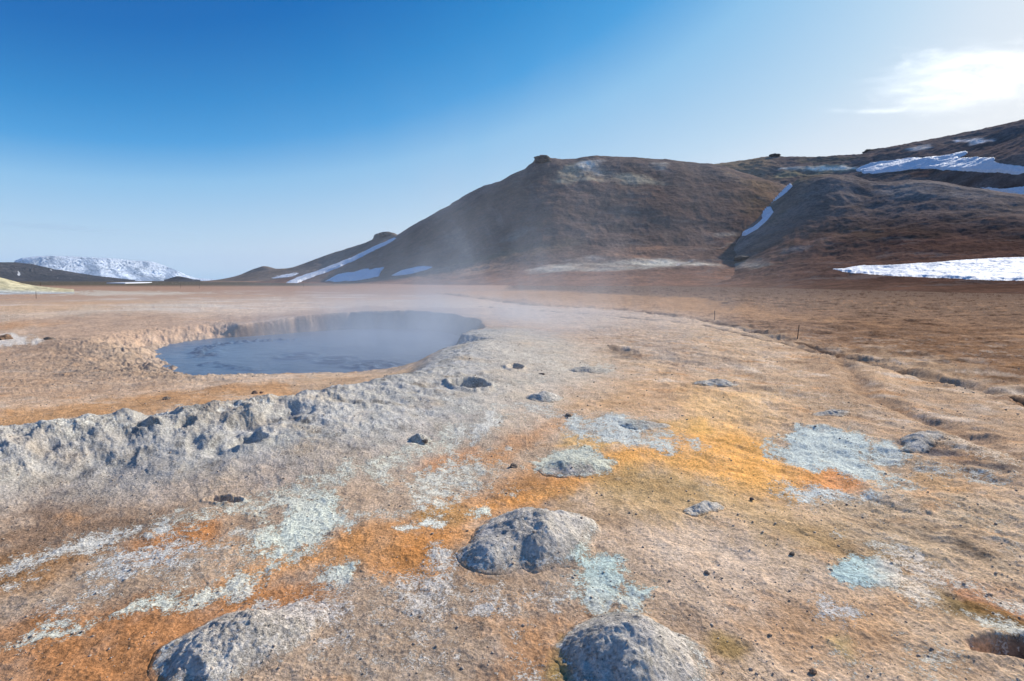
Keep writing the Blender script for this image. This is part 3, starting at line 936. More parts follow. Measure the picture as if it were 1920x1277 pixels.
class Hill:
    """a hill given by its skyline (bearing as a photo column, height as a photo row), the distance of its crest and of its foot"""

    def __init__(s, sky, crest, foot, zf=0.0, prof=None, rough=(6, 60), gully=0.0, seed=0, back=1.6, skyrough=.3, smooth=14):
        s.smooth = smooth
        s.sky, s.crest, s.foot, s.zf, s.rough, s.gully, s.seed, s.back, s.skyrough = sky, crest, foot, zf, rough, gully, seed, back, skyrough
        s.prof = prof or [(0, 0), (.25, .10), (.5, .38), (.8, .82), (.93, .96), (1, 1)]

    def tables(s):
        x0, x1 = s.sky[0][0], s.sky[-1][0]
        s.tx = np.arange(x0 - 240, x1 + 240, 2.0)

        def sm(v, w):
            k = np.exp(-.5 * (np.arange(-3 * w, 3 * w + 1) / w) ** 2); k /= k.sum()
            return np.convolve(np.pad(v, 3 * w, mode='edge'), k, 'valid')
        row = interp(s.sky, s.tx)
        dx, f, u = ray(s.tx, row)
        s.te = u / np.hypot(dx, f)
        s.te0 = sm(s.te, s.smooth)
        s.tR = sm(interp(s.crest, s.tx), 30); s.tF = sm(interp(s.foot, s.tx), 30)

    def tan_sky(s, X):
        if not hasattr(s, 'tx'): s.tables()
        return np.interp(X, s.tx, s.te), np.interp(X, s.tx, s.te0)

    def RF(s, X):
        if not hasattr(s, 'tx'): s.tables()
        return np.interp(X, s.tx, s.tR), np.interp(X, s.tx, s.tF)

    def z(s, X, r):
        """X photo column of the bearing, r horizontal distance"""
        te, te0 = s.tan_sky(X)
        R, F = s.RF(X)
        zc = EYE + te * R
        zr = EYE + te0 * R
        t = (r - F) / (R - F)
        ps = s.prof
        g = np.interp(np.clip(t, 0, 1), [p[0] for p in ps], [p[1] for p in ps])
        tb = np.clip((t - 1) / (s.back - 1), 0, 1)
        g = np.where(t > 1, 1 - ss(0, 1, tb) * 1.05, g)
        z = s.zf + (zr - s.zf) * g + (zc - zr) * ss(.84, 1.0, t) * (1 - ss(1.0, 1.25, t))
        z = np.where(t < 0, s.zf + t * 6 - .5 * np.clip(-t * 40, 0, 1), z)
        a = np.arctan((X - 960) / FPX)
        x, y = r * np.sin(a), r * np.cos(a)
        amp, lam = s.rough
        win = np.clip(t * 2.2, 0, 1) * np.clip((1.0 - t) * 6, .0, 1) * (.7 + .6 * t) + .6 * (t > 1)
        hfac = np.clip((zr - s.zf) / 60, .15, 1)
        z = z + amp * fbm(x, y, lam, 6, .5, 401 + s.seed) * win * hfac
        if s.gully:
            rid = fbm(X + 30 * fbm(x, y, 60, 3, .5, 477), t * 200, 70, 5, .55, 431 + s.seed, None, True)
            z = z + s.gully * (rid - .3) * win * hfac
        z = z + s.skyrough * fbm(x, y, lam * .12, 5, .66, 441 + s.seed) * np.clip(t * 4, 0, 1) * np.clip(hfac * 2, 0, 1)
        return z

    def hit(s, px, py):
        """where the sight lines of photo pixels meet the hill"""
        if not hasattr(s, 'g_te'):
            s.g_X = np.arange(s.sky[0][0], s.sky[-1][0], 3.0)
            t = np.linspace(0, 1, 300)
            XX, TT = np.meshgrid(s.g_X, t, indexing='ij')
            R, F = s.RF(XX)
            rr = F + (R - F) * TT
            s.g_z = s.z(XX, rr)
            s.g_te = np.maximum.accumulate((s.g_z - EYE) / rr, axis=1)
        px = np.asarray(px, float); py = np.asarray(py, float)
        dx, f, u = ray(px, py)
        te = u / np.hypot(dx, f)
        fi = np.clip((px - s.g_X[0]) / 3.0, 0, len(s.g_X) - 1.001)
        i0 = fi.astype(int); w = fi - i0
        res = []
        for ii in (i0, i0 + 1):
            k = np.empty(len(px))
            for c in np.unique(ii):
                m = ii == c
                k[m] = np.interp(te[m], s.g_te[c] + np.arange(300) * 1e-9, np.arange(300.0), right=1e6)
            res.append(k)
        k = res[0] * (1 - w) + res[1] * w
        ok = k < 299.5
        k = np.clip(k, 0, 299)
        R, F = s.RF(px)
        rr = F + (R - F) * k / 299.0
        a = np.arctan((px - 960) / FPX)
        return rr * np.sin(a), rr * np.cos(a), s.z(px, rr), ok

    def build(s, name, mat, colour, x0, x1, step=1.5, nr=240):
        X = np.arange(x0, x1, step)
        tt = np.concatenate([np.linspace(-.04, 1.0, nr), np.linspace(1.0, s.back, 24)[1:]])
        XX, TT = np.meshgrid(X, tt)
        R, F = s.RF(XX)
        rr = F + (R - F) * TT
        z = s.z(XX, rr)
        a = np.arctan((XX - 960) / FPX)
        x, y = rr * np.sin(a), rr * np.cos(a)
        col = colour(s, x.ravel(), y.ravel(), z.ravel(), TT.ravel(), XX.ravel())
        o = mesh_np(name, np.stack([x.ravel(), y.ravel(), z.ravel()], 1), grid_quads(len(tt), len(X)), mat, True, {'tint': ('FLOAT_COLOR', col)})
        tag(o, kind='structure')
        s.obj = o
        return o

    def paint(s, col, x, y, L):
        wx = fbm(x, y, 30, 5, .6, 501) * 9; wy = fbm(x, y, 30, 5, .6, 502) * 9
        for P, c, soft, amt in L:
            pts = subdiv(P, 12)
            hx, hy, hz, ok = s.hit([p[0] for p in pts], [p[1] for p in pts])
            W = np.stack([hx, hy], 1)
            g = soft * 2 + 12
            sel = (x > W[:, 0].min() - g) & (x < W[:, 0].max() + g) & (y > W[:, 1].min() - g) & (y < W[:, 1].max() + g)
            if not sel.any(): continue
            idx = np.where(sel)[0]
            d = sdpoly(W, x[idx] + wx[idx], y[idx] + wy[idx])
            f = ss(-soft * 1.5, soft, d) * amt * (.35 + .65 * ss(-.25, .3, wx[idx] / 9))
            col[idx] += (lin(*c) - col[idx]) * f[:, None].astype(np.float32)

    def drape(s, name, P, thick, mat, label, cat='snow patch', group=None, step=1.0, edge=3.0):
        """a drift lying on the hill inside a photo outline: real points on the slope, thinning to its edge"""
        Pa = np.array(P, float)
        gx = np.arange(Pa[:, 0].min() - 6, Pa[:, 0].max() + 6, step); gy = np.arange(Pa[:, 1].min() - 5, Pa[:, 1].max() + 5, step * .5)
        X, Y = np.meshgrid(gx, gy); px, py = X.ravel(), Y.ravel()
        hx, hy, hz, ok = s.hit(px, py)
        wob = fbm(hx, hy, 22, 5, .62, 520) * 7
        d = sdpoly(Pa, px, py * 1.0) + wob * .55
        th = np.clip(d / edge, -1, 1)
        z = hz + th * thick + .12 * fbm(hx, hy, 6, 3, .5, 530) * (th > .3)
        keep = ok & (d > -edge)
        # stretch the back of the drift on to the slope only where neighbours are close
        Q = grid_quads(len(gy), len(gx))
        kq = keep[Q].all(1)
        rr = np.hypot(hx, hy)
        kq &= (rr[Q].max(1) - rr[Q].min(1)) < 22 * np.maximum(1, rr.mean() / 600)
        Q = Q[kq]
        used = np.unique(Q); remap = np.full(len(px), -1); remap[used] = np.arange(len(used))
        c0 = np.array([hx[used].mean(), hy[used].mean(), 0])
        V = np.stack([hx, hy, z], 1)[used] - c0
        o = mesh_np(name, V, remap[Q], mat, True)
        o.location = c0
        tag(o, label, cat, group)
        return o


BROWN = (112, 86, 70)


def col_main(s, x, y, z, t, X):
    n = len(x); col = np.empty((n, 3), np.float32); col[:] = lin(98, 76, 64)
    e = fbm(x, y, 120, 4, .55, 601)

    def lay(f, c):
        col[:] += (lin(*c) - col) * np.asarray(f)[:, None].astype(np.float32)
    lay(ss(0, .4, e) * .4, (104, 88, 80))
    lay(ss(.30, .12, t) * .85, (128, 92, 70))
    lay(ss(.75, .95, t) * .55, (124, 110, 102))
    st = fbm(X + t * 140, t * 110, 40, 5, .6, 611)
    lay(ss(.1, .5, st) * .35 * ss(.15, .4, t), (146, 124, 108))
    s.paint(col, x, y, [
        ([(1060, 312), (1085, 300), (1130, 322), (1200, 330), (1240, 345), (1160, 345), (1090, 335), (1060, 345), (1030, 340)], (176, 164, 134), 4, .7),
        ([(1080, 305), (1125, 302), (1105, 318), (1120, 330), (1090, 322)], (226, 220, 206), 3, .9),
        ([(1215, 306), (1245, 306), (1235, 316), (1215, 318)], (196, 190, 172), 3, .6),
        ([(940, 446), (970, 432), (990, 430), (965, 446), (945, 452)], (156, 150, 134), 4, .7),
        ([(960, 470), (1060, 450), (1090, 455), (1000, 475), (880, 495), (850, 492)], (112, 96, 66), 5, .7),
        ([(990, 505), (1060, 495), (1150, 492), (1240, 486), (1340, 496), (1250, 500), (1100, 506), (1000, 510)], (190, 186, 170), 5, .9),
        ([(1060, 490), (1110, 478), (1130, 482), (1080, 496)], (168, 166, 158), 4, .7),
        ([(1130, 480), (1160, 470), (1240, 460), (1260, 476), (1200, 486)], (158, 112, 74), 8, .4),
        ([(1380, 335), (1420, 340), (1450, 350), (1430, 380), (1400, 400), (1385, 360)], (138, 112, 78), 8, .6),
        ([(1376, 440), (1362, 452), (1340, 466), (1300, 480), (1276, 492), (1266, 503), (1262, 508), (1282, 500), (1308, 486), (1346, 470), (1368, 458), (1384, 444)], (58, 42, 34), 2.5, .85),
        ([(1366, 452), (1350, 462), (1336, 468), (1352, 458)], (176, 164, 150), 1.5, .7),
        ([(1292, 486), (1280, 494), (1275, 498), (1284, 490)], (214, 210, 206), 1.5, .8),
        ([(1345, 318), (1375, 332), (1390, 350), (1375, 345), (1350, 330)], (176, 146, 112), 3, .6),
        ([(1100, 440), (1180, 380), (1184, 380), (1110, 445), (1060, 480)], (126, 110, 98), 3, .5),
        ([(1015, 450), (1060, 400), (1066, 400), (1020, 455)], (120, 104, 94), 3, .45),
        ([(1145, 362), (1190, 352), (1215, 372), (1180, 372)], (132, 104, 84), 4, .5),
        ([(1330, 360), (1375, 348), (1388, 372), (1370, 400)], (112, 92, 78), 6, .5),
        ([(1180, 300), (1200, 330), (1186, 330)], (70, 62, 60), 3, .6),
        ([(1340, 436), (1370, 434), (1375, 440), (1345, 442)], (176, 164, 146), 3, .6),
        ([(820, 502), (900, 492), (960, 500), (900, 512), (820, 512)], (196, 152, 116), 6, .5),
    ])
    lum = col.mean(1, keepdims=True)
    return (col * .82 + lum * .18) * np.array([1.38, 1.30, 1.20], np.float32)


def col_left(s, x, y, z, t, X):
    n = len(x); col = np.empty((n, 3), np.float32); col[:] = lin(104, 92, 82)
    col += (lin(150, 112, 84) - col) * (ss(.25, 0, t) * .8)[:, None].astype(np.float32)
    s.paint(col, x, y, [([(700, 452), (740, 445), (745, 455), (700, 470)], (138, 104, 84), 8, .6)])
    lum = col.mean(1, keepdims=True)
    return (col * .82 + lum * .18) * np.array([1.38, 1.30, 1.20], np.float32)


def col_right(s, x, y, z, t, X):
    n = len(x); col = np.empty((n, 3), np.float32); col[:] = lin(92, 66, 54)
    e = fbm(x, y, 90, 4, .55, 621)

    def lay(f, c):
        col[:] += (lin(*c) - col) * np.asarray(f)[:, None].astype(np.float32)
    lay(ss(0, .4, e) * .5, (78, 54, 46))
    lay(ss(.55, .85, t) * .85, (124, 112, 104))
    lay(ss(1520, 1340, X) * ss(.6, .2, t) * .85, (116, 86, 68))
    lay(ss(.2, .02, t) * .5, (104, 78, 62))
    s.paint(col, x, y, [
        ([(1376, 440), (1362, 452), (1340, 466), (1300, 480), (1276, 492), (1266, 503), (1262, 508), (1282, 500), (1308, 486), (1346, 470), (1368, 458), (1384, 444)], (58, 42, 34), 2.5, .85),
        ([(1366, 452), (1350, 462), (1336, 468), (1352, 458)], (176, 164, 150), 1.5, .7),
        ([(1292, 486), (1280, 494), (1275, 498), (1284, 490)], (214, 210, 206), 1.5, .8),
        ([(1400, 400), (1430, 350), (1480, 320), (1560, 318), (1500, 335), (1470, 350), (1430, 400), (1400, 410)], (160, 138, 92), 5, .8),
        ([(1560, 325), (1640, 328), (1620, 350), (1560, 345)], (104, 100, 100), 6, .5),
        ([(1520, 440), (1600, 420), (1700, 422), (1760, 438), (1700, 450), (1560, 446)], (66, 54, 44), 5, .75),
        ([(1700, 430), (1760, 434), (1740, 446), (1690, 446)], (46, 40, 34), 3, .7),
        ([(1290, 492), (1400, 490), (1440, 494), (1340, 500)], (176, 164, 144), 4, .7),
        ([(1460, 470), (1500, 465), (1490, 472), (1465, 474)], (150, 150, 148), 2, .8),
        ([(1480, 345), (1500, 340), (1490, 375), (1440, 415), (1425, 420), (1440, 400)], (128, 104, 72), 4, .6),
        ([(1590, 335), (1612, 350), (1640, 385), (1625, 388), (1600, 360)], (72, 60, 56), 4, .6),
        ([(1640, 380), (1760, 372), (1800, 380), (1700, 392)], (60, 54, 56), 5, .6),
        ([(1430, 480), (1560, 440), (1620, 425), (1560, 446), (1440, 486)], (128, 102, 84), 3, .5),
        ([(1900, 460), (1920, 452), (1920, 466), (1860, 468)], (58, 42, 38), 4, .6),
        ([(1850, 340), (1920, 330), (1920, 352), (1870, 356)], (120, 126, 112), 4, .6),
        ([(1640, 358), (1700, 340), (1830, 358), (1860, 368), (1700, 372)], (126, 122, 118), 5, .5),
    ])
    lum = col.mean(1, keepdims=True)
    return (col * .82 + lum * .18) * np.array([1.38, 1.30, 1.20], np.float32)


def col_back(s, x, y, z, t, X):
    n = len(x); col = np.empty((n, 3), np.float32); col[:] = lin(110, 96, 90)
    e = fbm(x, y, 150, 5, .6, 631)

    def lay(f, c):
        col[:] += (lin(*c) - col) * np.asarray(f)[:, None].astype(np.float32)
    lay(ss(0, .4, e) * .6, (88, 80, 80))
    lay(ss(1470, 1380, X) * .6, (150, 128, 92))
    s.paint(col, x, y, [
        ([(1660, 322), (1760, 318), (1900, 335), (1880, 360), (1780, 350), (1700, 335)], (78, 52, 44), 5, .85),
        ([(1670, 282), (1700, 276), (1720, 280), (1690, 286)], (224, 216, 208), 3, .95),
        ([(1765, 266), (1800, 264), (1830, 268), (1790, 274)], (230, 224, 220), 3, .95),
        ([(1430, 330), (1500, 312), (1560, 310), (1590, 320), (1540, 326), (1450, 336)], (166, 152, 112), 4, .7),
        ([(1450, 318), (1480, 314), (1560, 312), (1590, 318), (1560, 320), (1480, 320)], (232, 226, 208), 3, .95),
        ([(1480, 296), (1600, 296), (1560, 306), (1480, 308)], (100, 98, 74), 4, .5),
        ([(1600, 290), (1920, 270), (1920, 300), (1740, 296), (1620, 300)], (118, 92, 82), 6, .5),
        ([(1800, 250), (1920, 230), (1920, 250), (1820, 262)], (78, 78, 84), 6, .6),
    ])
    lum = col.mean(1, keepdims=True)
    return (col * .82 + lum * .18) * np.array([1.38, 1.30, 1.20], np.float32)


H_left = Hill([(380, 528), (430, 524), (455, 515), (478, 505), (498, 499), (508, 500), (522, 504), (545, 504), (575, 494), (620, 477), (690, 455), (703, 449), (706, 440), (718, 436), (730, 434), (744, 437), (752, 442), (800, 460), (900, 480), (1000, 530)],
              [(380, 1300), (760, 1000), (1000, 950)], [(380, 1150), (500, 900), (1000, 700)], rough=(7, 120), gully=.8, seed=3, skyrough=1.2)
H_main = Hill([(470, 534), (505, 531), (545, 526), (570, 519), (620, 499), (680, 474), (740, 447), (790, 416), (825, 397), (845, 386), (850, 381), (880, 363), (905, 350), (940, 340), (955, 332), (966, 326), (984, 318), (990, 312), (999, 306),
               (1001, 299), (1008, 298), (1010, 292), (1024, 292), (1027, 296), (1040, 298), (1050, 301), (1062, 301), (1085, 297), (1110, 294), (1150, 296), (1210, 299), (1240, 301), (1290, 306), (1325, 311), (1352, 317), (1378, 326), (1405, 336), (1440, 346), (1500, 362), (1600, 380), (1760, 400)],
              [(470, 620), (700, 620), (850, 560), (1015, 500), (1200, 520), (1400, 500), (1760, 470)], [(470, 560), (600, 430), (700, 340), (800, 270), (1000, 210), (1200, 200), (1400, 215), (1760, 260)],
              prof=[(0, 0), (.12, .035), (.25, .10), (.4, .22), (.55, .42), (.75, .72), (.88, .90), (.96, .985), (1, 1)], rough=(8, 140), gully=.8, seed=0, skyrough=1.5, smooth=34)
H_back = Hill([(1180, 335), (1300, 312), (1330, 309), (1390, 300), (1425, 295), (1433, 292), (1445, 295), (1500, 297), (1560, 294), (1590, 295), (1602, 287), (1612, 284), (1640, 279), (1700, 268), (1760, 257), (1772, 254), (1800, 250), (1840, 240), (1880, 230), (1920, 224), (2100, 205), (2400, 240), (2700, 330)],
              [(1180, 900), (1600, 900), (1920, 850), (2700, 800)], [(1180, 560), (1600, 520), (1920, 430), (2700, 430)],
              prof=[(0, 0), (.3, .52), (.45, .64), (.55, .70), (.65, .80), (.8, .90), (1, 1)], rough=(12, 130), gully=.9, seed=1, skyrough=2.4)
H_right = Hill([(1270, 535), (1330, 505), (1368, 462), (1385, 436), (1410, 412), (1436, 380), (1462, 352), (1482, 338), (1510, 331), (1540, 330), (1580, 333), (1610, 346), (1640, 346), (1680, 342), (1720, 344), (1780, 354), (1850, 362), (1920, 372), (2100, 375), (2400, 385), (2800, 470)],
               [(1270, 300), (1400, 380), (1600, 400), (1920, 360), (2800, 330)], [(1270, 190), (1400, 170), (1600, 130), (1920, 110), (2800, 110)],
               prof=[(0, 0), (.15, .03), (.3, .10), (.45, .21), (.6, .38), (.75, .62), (.88, .88), (.95, .97), (1, 1)], rough=(6, 90), gully=.6, seed=2, skyrough=1.1)

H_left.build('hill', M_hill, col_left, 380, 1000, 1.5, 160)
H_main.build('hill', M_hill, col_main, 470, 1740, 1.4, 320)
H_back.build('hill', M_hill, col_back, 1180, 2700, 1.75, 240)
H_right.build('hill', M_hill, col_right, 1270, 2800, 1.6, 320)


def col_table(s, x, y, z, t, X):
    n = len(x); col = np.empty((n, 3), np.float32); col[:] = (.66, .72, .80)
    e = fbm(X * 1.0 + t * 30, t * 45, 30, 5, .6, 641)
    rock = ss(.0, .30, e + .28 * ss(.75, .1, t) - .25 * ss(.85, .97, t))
    col += (np.array([.13, .19, .30], np.float32) - col) * (rock * .8)[:, None].astype(np.float32)  # blue of the distant air is mixed into the rock colour
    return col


def col_dark(s, x, y, z, t, X):
    n = len(x); col = np.empty((n, 3), np.float32); col[:] = lin(78, 74, 76, .7)
    e = fbm(X * 1.0, t * 40, 12, 4, .6, 651)
    col += (np.array([.7, .72, .75], np.float32) - col) * (ss(.42, .5, e) * .9)[:, None].astype(np.float32)
    return col


H_table = Hill([(20, 524), (38, 490), (52, 484), (80, 481), (110, 480), (160, 482), (210, 485), (260, 490), (295, 491), (315, 498), (330, 506), (345, 517), (360, 522), (400, 524), (430, 527)],
               [(20, 12000), (430, 12000)], [(20, 9500), (430, 10500)], prof=[(0, 0), (.3, .2), (.55, .45), (.8, .85), (.9, .97), (1, 1)], rough=(120, 1500), gully=40, seed=5, skyrough=3)
H_dark = Hill([(-400, 505), (-150, 494), (0, 492), (40, 492), (70, 496), (110, 506), (150, 514), (220, 521), (260, 526)],
              [(-400, 4200), (260, 4200)], [(-400, 3000), (260, 3600)], rough=(20, 400), gully=12, seed=6, skyrough=2)
H_cone = Hill([(312, 526), (325, 521), (336, 518), (341, 518), (352, 520), (368, 524), (380, 526)], [(312, 2600), (380, 2600)], [(312, 2400), (380, 2400)], rough=(2, 60), gully=0, seed=7, skyrough=.6)
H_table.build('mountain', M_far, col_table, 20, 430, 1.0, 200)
H_dark.build('hill', M_far, col_dark, -400, 260, 1.5, 100)
H_cone.build('hill', M_far, col_dark, 312, 380, 1.5, 40)

# ------------------------------------------------------------------ snow lying on the slopes
G_SNOW = 'old snow patches left on the slopes'
for H, P, th, lab in [
    (H_main, [(540, 530), (560, 521), (600, 507), (660, 484), (710, 460), (742, 446), (748, 447), (720, 463), (670, 488), (610, 513), (578, 524), (560, 531)], 1.2, 'long thin snow strip running up the left skyline of the main hill'),
    (H_main, [(612, 527), (640, 514), (690, 505), (722, 502), (716, 510), (712, 519), (680, 524), (640, 528)], 1.2, 'broad low snow patch at the left foot of the main hill'),
    (H_main, [(735, 517), (755, 507), (795, 499), (812, 501), (800, 506), (770, 513), (745, 517)], 1.0, 'small pointed snow patch at the foot right of the broad low one'),
    (H_right, [(1552, 504), (1600, 500), (1680, 496), (1760, 490), (1850, 485), (1960, 481), (2100, 478), (2150, 500), (2100, 530), (1960, 528), (1850, 525), (1740, 521), (1640, 515), (1575, 511)], .4, 'big bright sunlit snowfield at the foot of the slope by the right edge'),
    (H_right, [(1378, 440), (1402, 428), (1420, 412), (1418, 400), (1422, 390), (1434, 390), (1440, 398), (1430, 412), (1412, 430), (1390, 442)], 1.2, 'narrow snow tongue at the bottom of the ravine'),
    (H_right, [(1428, 382), (1440, 366), (1455, 352), (1468, 346), (1472, 350), (1462, 362), (1444, 376), (1432, 384)], 1.2, 'upper snow tongue high in the ravine'),
    (H_back, [(1585, 320), (1610, 309), (1660, 302), (1740, 296), (1780, 288), (1786, 291), (1770, 300), (1835, 300), (1830, 308), (1870, 314), (1905, 322), (1880, 330), (1820, 325), (1760, 322), (1700, 318), (1650, 325), (1600, 328)], 1.6, 'wide blue shaded snow band across the high right hillside'),
    (H_back, [(1808, 352), (1850, 357), (1890, 355), (1920, 348), (1980, 342), (1980, 372), (1900, 374), (1870, 366), (1830, 360)], 1.6, 'blue shaded snow patch under the dark cliff by the right edge'),
    (H_left, [(513, 521), (530, 516), (550, 514), (563, 512), (556, 517), (530, 522)], 1.2, 'tiny snow patch at the foot of the small far hill'),
]:
    H.drape('snow_patch', P, th, M_snow, lab, 'snow patch', G_SNOW, 1.0, 2.2)

# ------------------------------------------------------------------ stakes along the paths
def stake(px, py, h, lean, label, rad=.02):
    (w,), (g,) = unproj([(px, py)])
    R_ = random.Random(int(px))
    vs, fs = [], []
    n, seg = 8, 7
    for k in range(seg + 1):
        t = k / seg
        zz = -.12 + (h + .12) * t
        rr = rad * (1.0 - .25 * t) * (1 + R_.uniform(-.12, .12)) * (.45 if k == seg else 1)
        for j in range(n):
            a = 2 * pi * j / n
            vs.append((rr * cos(a) + lean * zz + R_.uniform(-.002, .002), rr * sin(a), zz))
    for k in range(seg):
        for j in range(n):
            fs.append((k * n + j, k * n + (j + 1) % n, (k + 1) * n + (j + 1) % n, (k + 1) * n + j))
    root = bpy.data.objects.new('path_stake', None)
    root.location = (w[0], w[1], g)
    COL.objects.link(root)
    me = bpy.data.meshes.new('rod'); me.from_pydata(vs, [], fs + []); me.materials.append(M_wood)
    o = bpy.data.objects.new('rod', me); COL.objects.link(o); o.parent = root
    # rope eye near the top
    vs, fs = [], []
    nb, ns = 12, 6
    for i in range(nb):
        A = 2 * pi * i / nb
        for j in range(ns):
            B = 2 * pi * j / ns
            q = rad * 1.5 + rad * .38 * cos(B)
            vs.append((q * cos(A) + lean * h * .9, q * sin(A), h * .9 + rad * .38 * sin(B)))
    for i in range(nb):
        for j in range(ns):
            fs.append((i * ns + j, ((i + 1) % nb) * ns + j, ((i + 1) % nb) * ns + (j + 1) % ns, i * ns + (j + 1) % ns))
    me = bpy.data.meshes.new('rope_ring'); me.from_pydata(vs, [], fs); me.materials.append(M_rock2)
    o = bpy.data.objects.new('rope_ring', me); COL.objects.link(o); o.parent = root
    tag(root, label, 'stake', 'thin stakes marking the paths')


stake(1495, 637, .50, .06, 'nearest dark wooden stake standing by the furrow right of the middle', .017)
stake(1340, 600, .52, -.04, 'second thin dark stake further along the furrow', .017)
stake(713, 538, 1.6, .0, 'thin far stake before the broad low snow patch under the main hill', .03)
stake(569, 539, 1.4, .0, 'faint far stake below the left end of the hills', .03)
stake(339, 541, 1.3, .0, 'faint far stake under the right end of the snowy table mountain', .03)
stake(374, 541, 1.3, .0, 'faint far stake just right of the snowy table mountain', .03)
stake(77, 545, 1.7, .02, 'taller of the far stakes by the pale bank at the left edge', .03)
stake(68, 560, .9, .06, 'short leaning stake on the brown flat near the left edge', .022)


# ------------------------------------------------------------------ stones
def rock_mesh(seed, size):
    import bmesh
    from mathutils import noise as mn
    bm = bmesh.new()
    bmesh.ops.create_icosphere(bm, subdivisions=3, radius=1)
    R_ = random.Random(seed)
    off = Vector((R_.uniform(0, 50), R_.uniform(0, 50), R_.uniform(0, 50)))
    for v in bm.verts:
        n = mn.fractal(v.co * 1.1 + off, 1.0, 2.0, 4) * .35
        c = mn.cell(v.co * 1.7 + off) * .12
        v.co *= 1 + n + c
        v.co = Vector((v.co.x * size[0], v.co.y * size[1], v.co.z * size[2]))
    me = bpy.data.meshes.new('rock'); bm.to_mesh(me); bm.free()
    return me


def rock(px, py, size, mat, label, seed):
    (w,), (g,) = unproj([(px, py)])
    me = rock_mesh(seed, size); me.materials.append(mat)
    o = bpy.data.objects.new('rock', me); COL.objects.link(o)
    o.location = (w[0], w[1], g + size[2] * .35); o.rotation_euler = (0, 0, seed)
    tag(o, label, 'rock', 'loose rocks')


for a in [
    (312, 751, (.065, .05, .045), M_rock, 'dark stone lying alone on the orange mud channel behind the ridge', 1),
    (478, 739, (.06, .05, .05), M_rock2, 'larger of the two brown stones behind the ridge crest', 2),
    (490, 739, (.035, .03, .03), M_rock2, 'smaller of the two brown stones behind the ridge crest', 3),
    (963, 879, (.05, .04, .035), M_rock, 'small angular stone left of the low pale crusted mound', 4),
    (1066, 781, (.06, .04, .03), M_rock, 'dark stone at the upper left of the grey crust above the yellow patch', 5),
    (797, 834, (.04, .03, .02), M_rock, 'little dark stone right of the small knob at the ridge foot', 6),
    (1325, 1080, (.018, .016, .014), M_rock, 'dark pebble sized stone on the bare tan slope above the moss tufts', 7),
    (1409, 941, (.022, .018, .014), M_rock, 'dark stone at the lower edge of the yellow patch', 8),
    (1443, 1198, (.011, .010, .008), M_rock, 'tiny dark stone right of the moss tufts', 9),
    (92, 638, (.16, .12, .07), M_rock, 'dark stone on the flat left of the pool', 10),
    (10, 636, (.26, .2, .13), M_rock2, 'dark rust coloured rock by the pale puddle at the left edge', 11),
    (1017, 704, (.07, .05, .03), M_rock, 'small stone right of the far steam hole', 12),
    (1485, 1040, (.02, .016, .013), M_rock, 'dark stone on the tan slope between the blue green patch and the near mounds', 13),
    (1524, 1262, (.02, .016, .012), M_rock2, 'reddish stone close to the lower edge right of the big pitted mound', 14),
]:
    rock(*a)


def pebbles():
    """countless crumbs of dried mud"""
    rs = np.random.RandomState(11)
    base = []
    import bmesh
    for k in range(6):
        bm = bmesh.new(); bmesh.ops.create_icosphere(bm, subdivisions=1, radius=1)
        R_ = random.Random(k)
        for v in bm.verts: v.co *= R_.uniform(.65, 1.25)
        base.append((np.array([v.co[:] for v in bm.verts]), np.array([[l.vert.index for l in f.loops] for f in bm.faces])))
        bm.free()
    n = 14000
    f = np.exp(rs.uniform(np.log(2.0), np.log(16), n))
    px = rs.uniform(-150, 2080, n)
    x = (px - 960) / 950 * f; y = f
    clus = fbm(x, y, 1.2, 4, .6, 701)
    keep = (clus > rs.uniform(-.5, .5, n)) & (-sdpoly(POOL, x, y) > .3)
    x, y = x[keep], y[keep]; n = len(x)
    z = height(x, y, np.maximum(np.hypot(x, y) * .0016, .004))[0]
    size = np.clip(.0024 * np.exp(rs.normal(0, .55, n)), .0012, .009) * (1 + .14 * np.hypot(x, y))
    Vs, Fs, off = [], [], 0
    for i in range(n):
        bv, bf = base[i % 6]
        a = rs.uniform(0, 6.28); c, s_ = cos(a), sin(a)
        v = bv * size[i] * (1, .8, .6)
        Vs.append(np.stack([v[:, 0] * c - v[:, 1] * s_ + x[i], v[:, 0] * s_ + v[:, 1] * c + y[i], v[:, 2] + z[i] + size[i] * .25], 1))
        Fs.append(bf + off); off += len(bv)
    o = mesh_np('gravel', np.concatenate(Vs), np.concatenate(Fs), rock_material('dried_mud_crumbs', (.34, .25, .19), (.62, .52, .42)), False)
    tag(o, kind='stuff')


pebbles()


# ------------------------------------------------------------------ clouds
def volume_blob(name, loc, size, label, cat, build, kind=None, rot=0):
    import bmesh
    bm = bmesh.new(); bmesh.ops.create_icosphere(bm, subdivisions=4, radius=1)
    me = bpy.data.meshes.new(name); bm.to_mesh(me); bm.free()
    o = bpy.data.objects.new(name, me); COL.objects.link(o)
    o.location = loc; o.scale = size; o.rotation_euler = (0, 0, rot)
    T = NT(name + '_vapour')
    build(T)
    me.materials.append(T.m)
    tag(o, label, cat, None, kind)
    return o


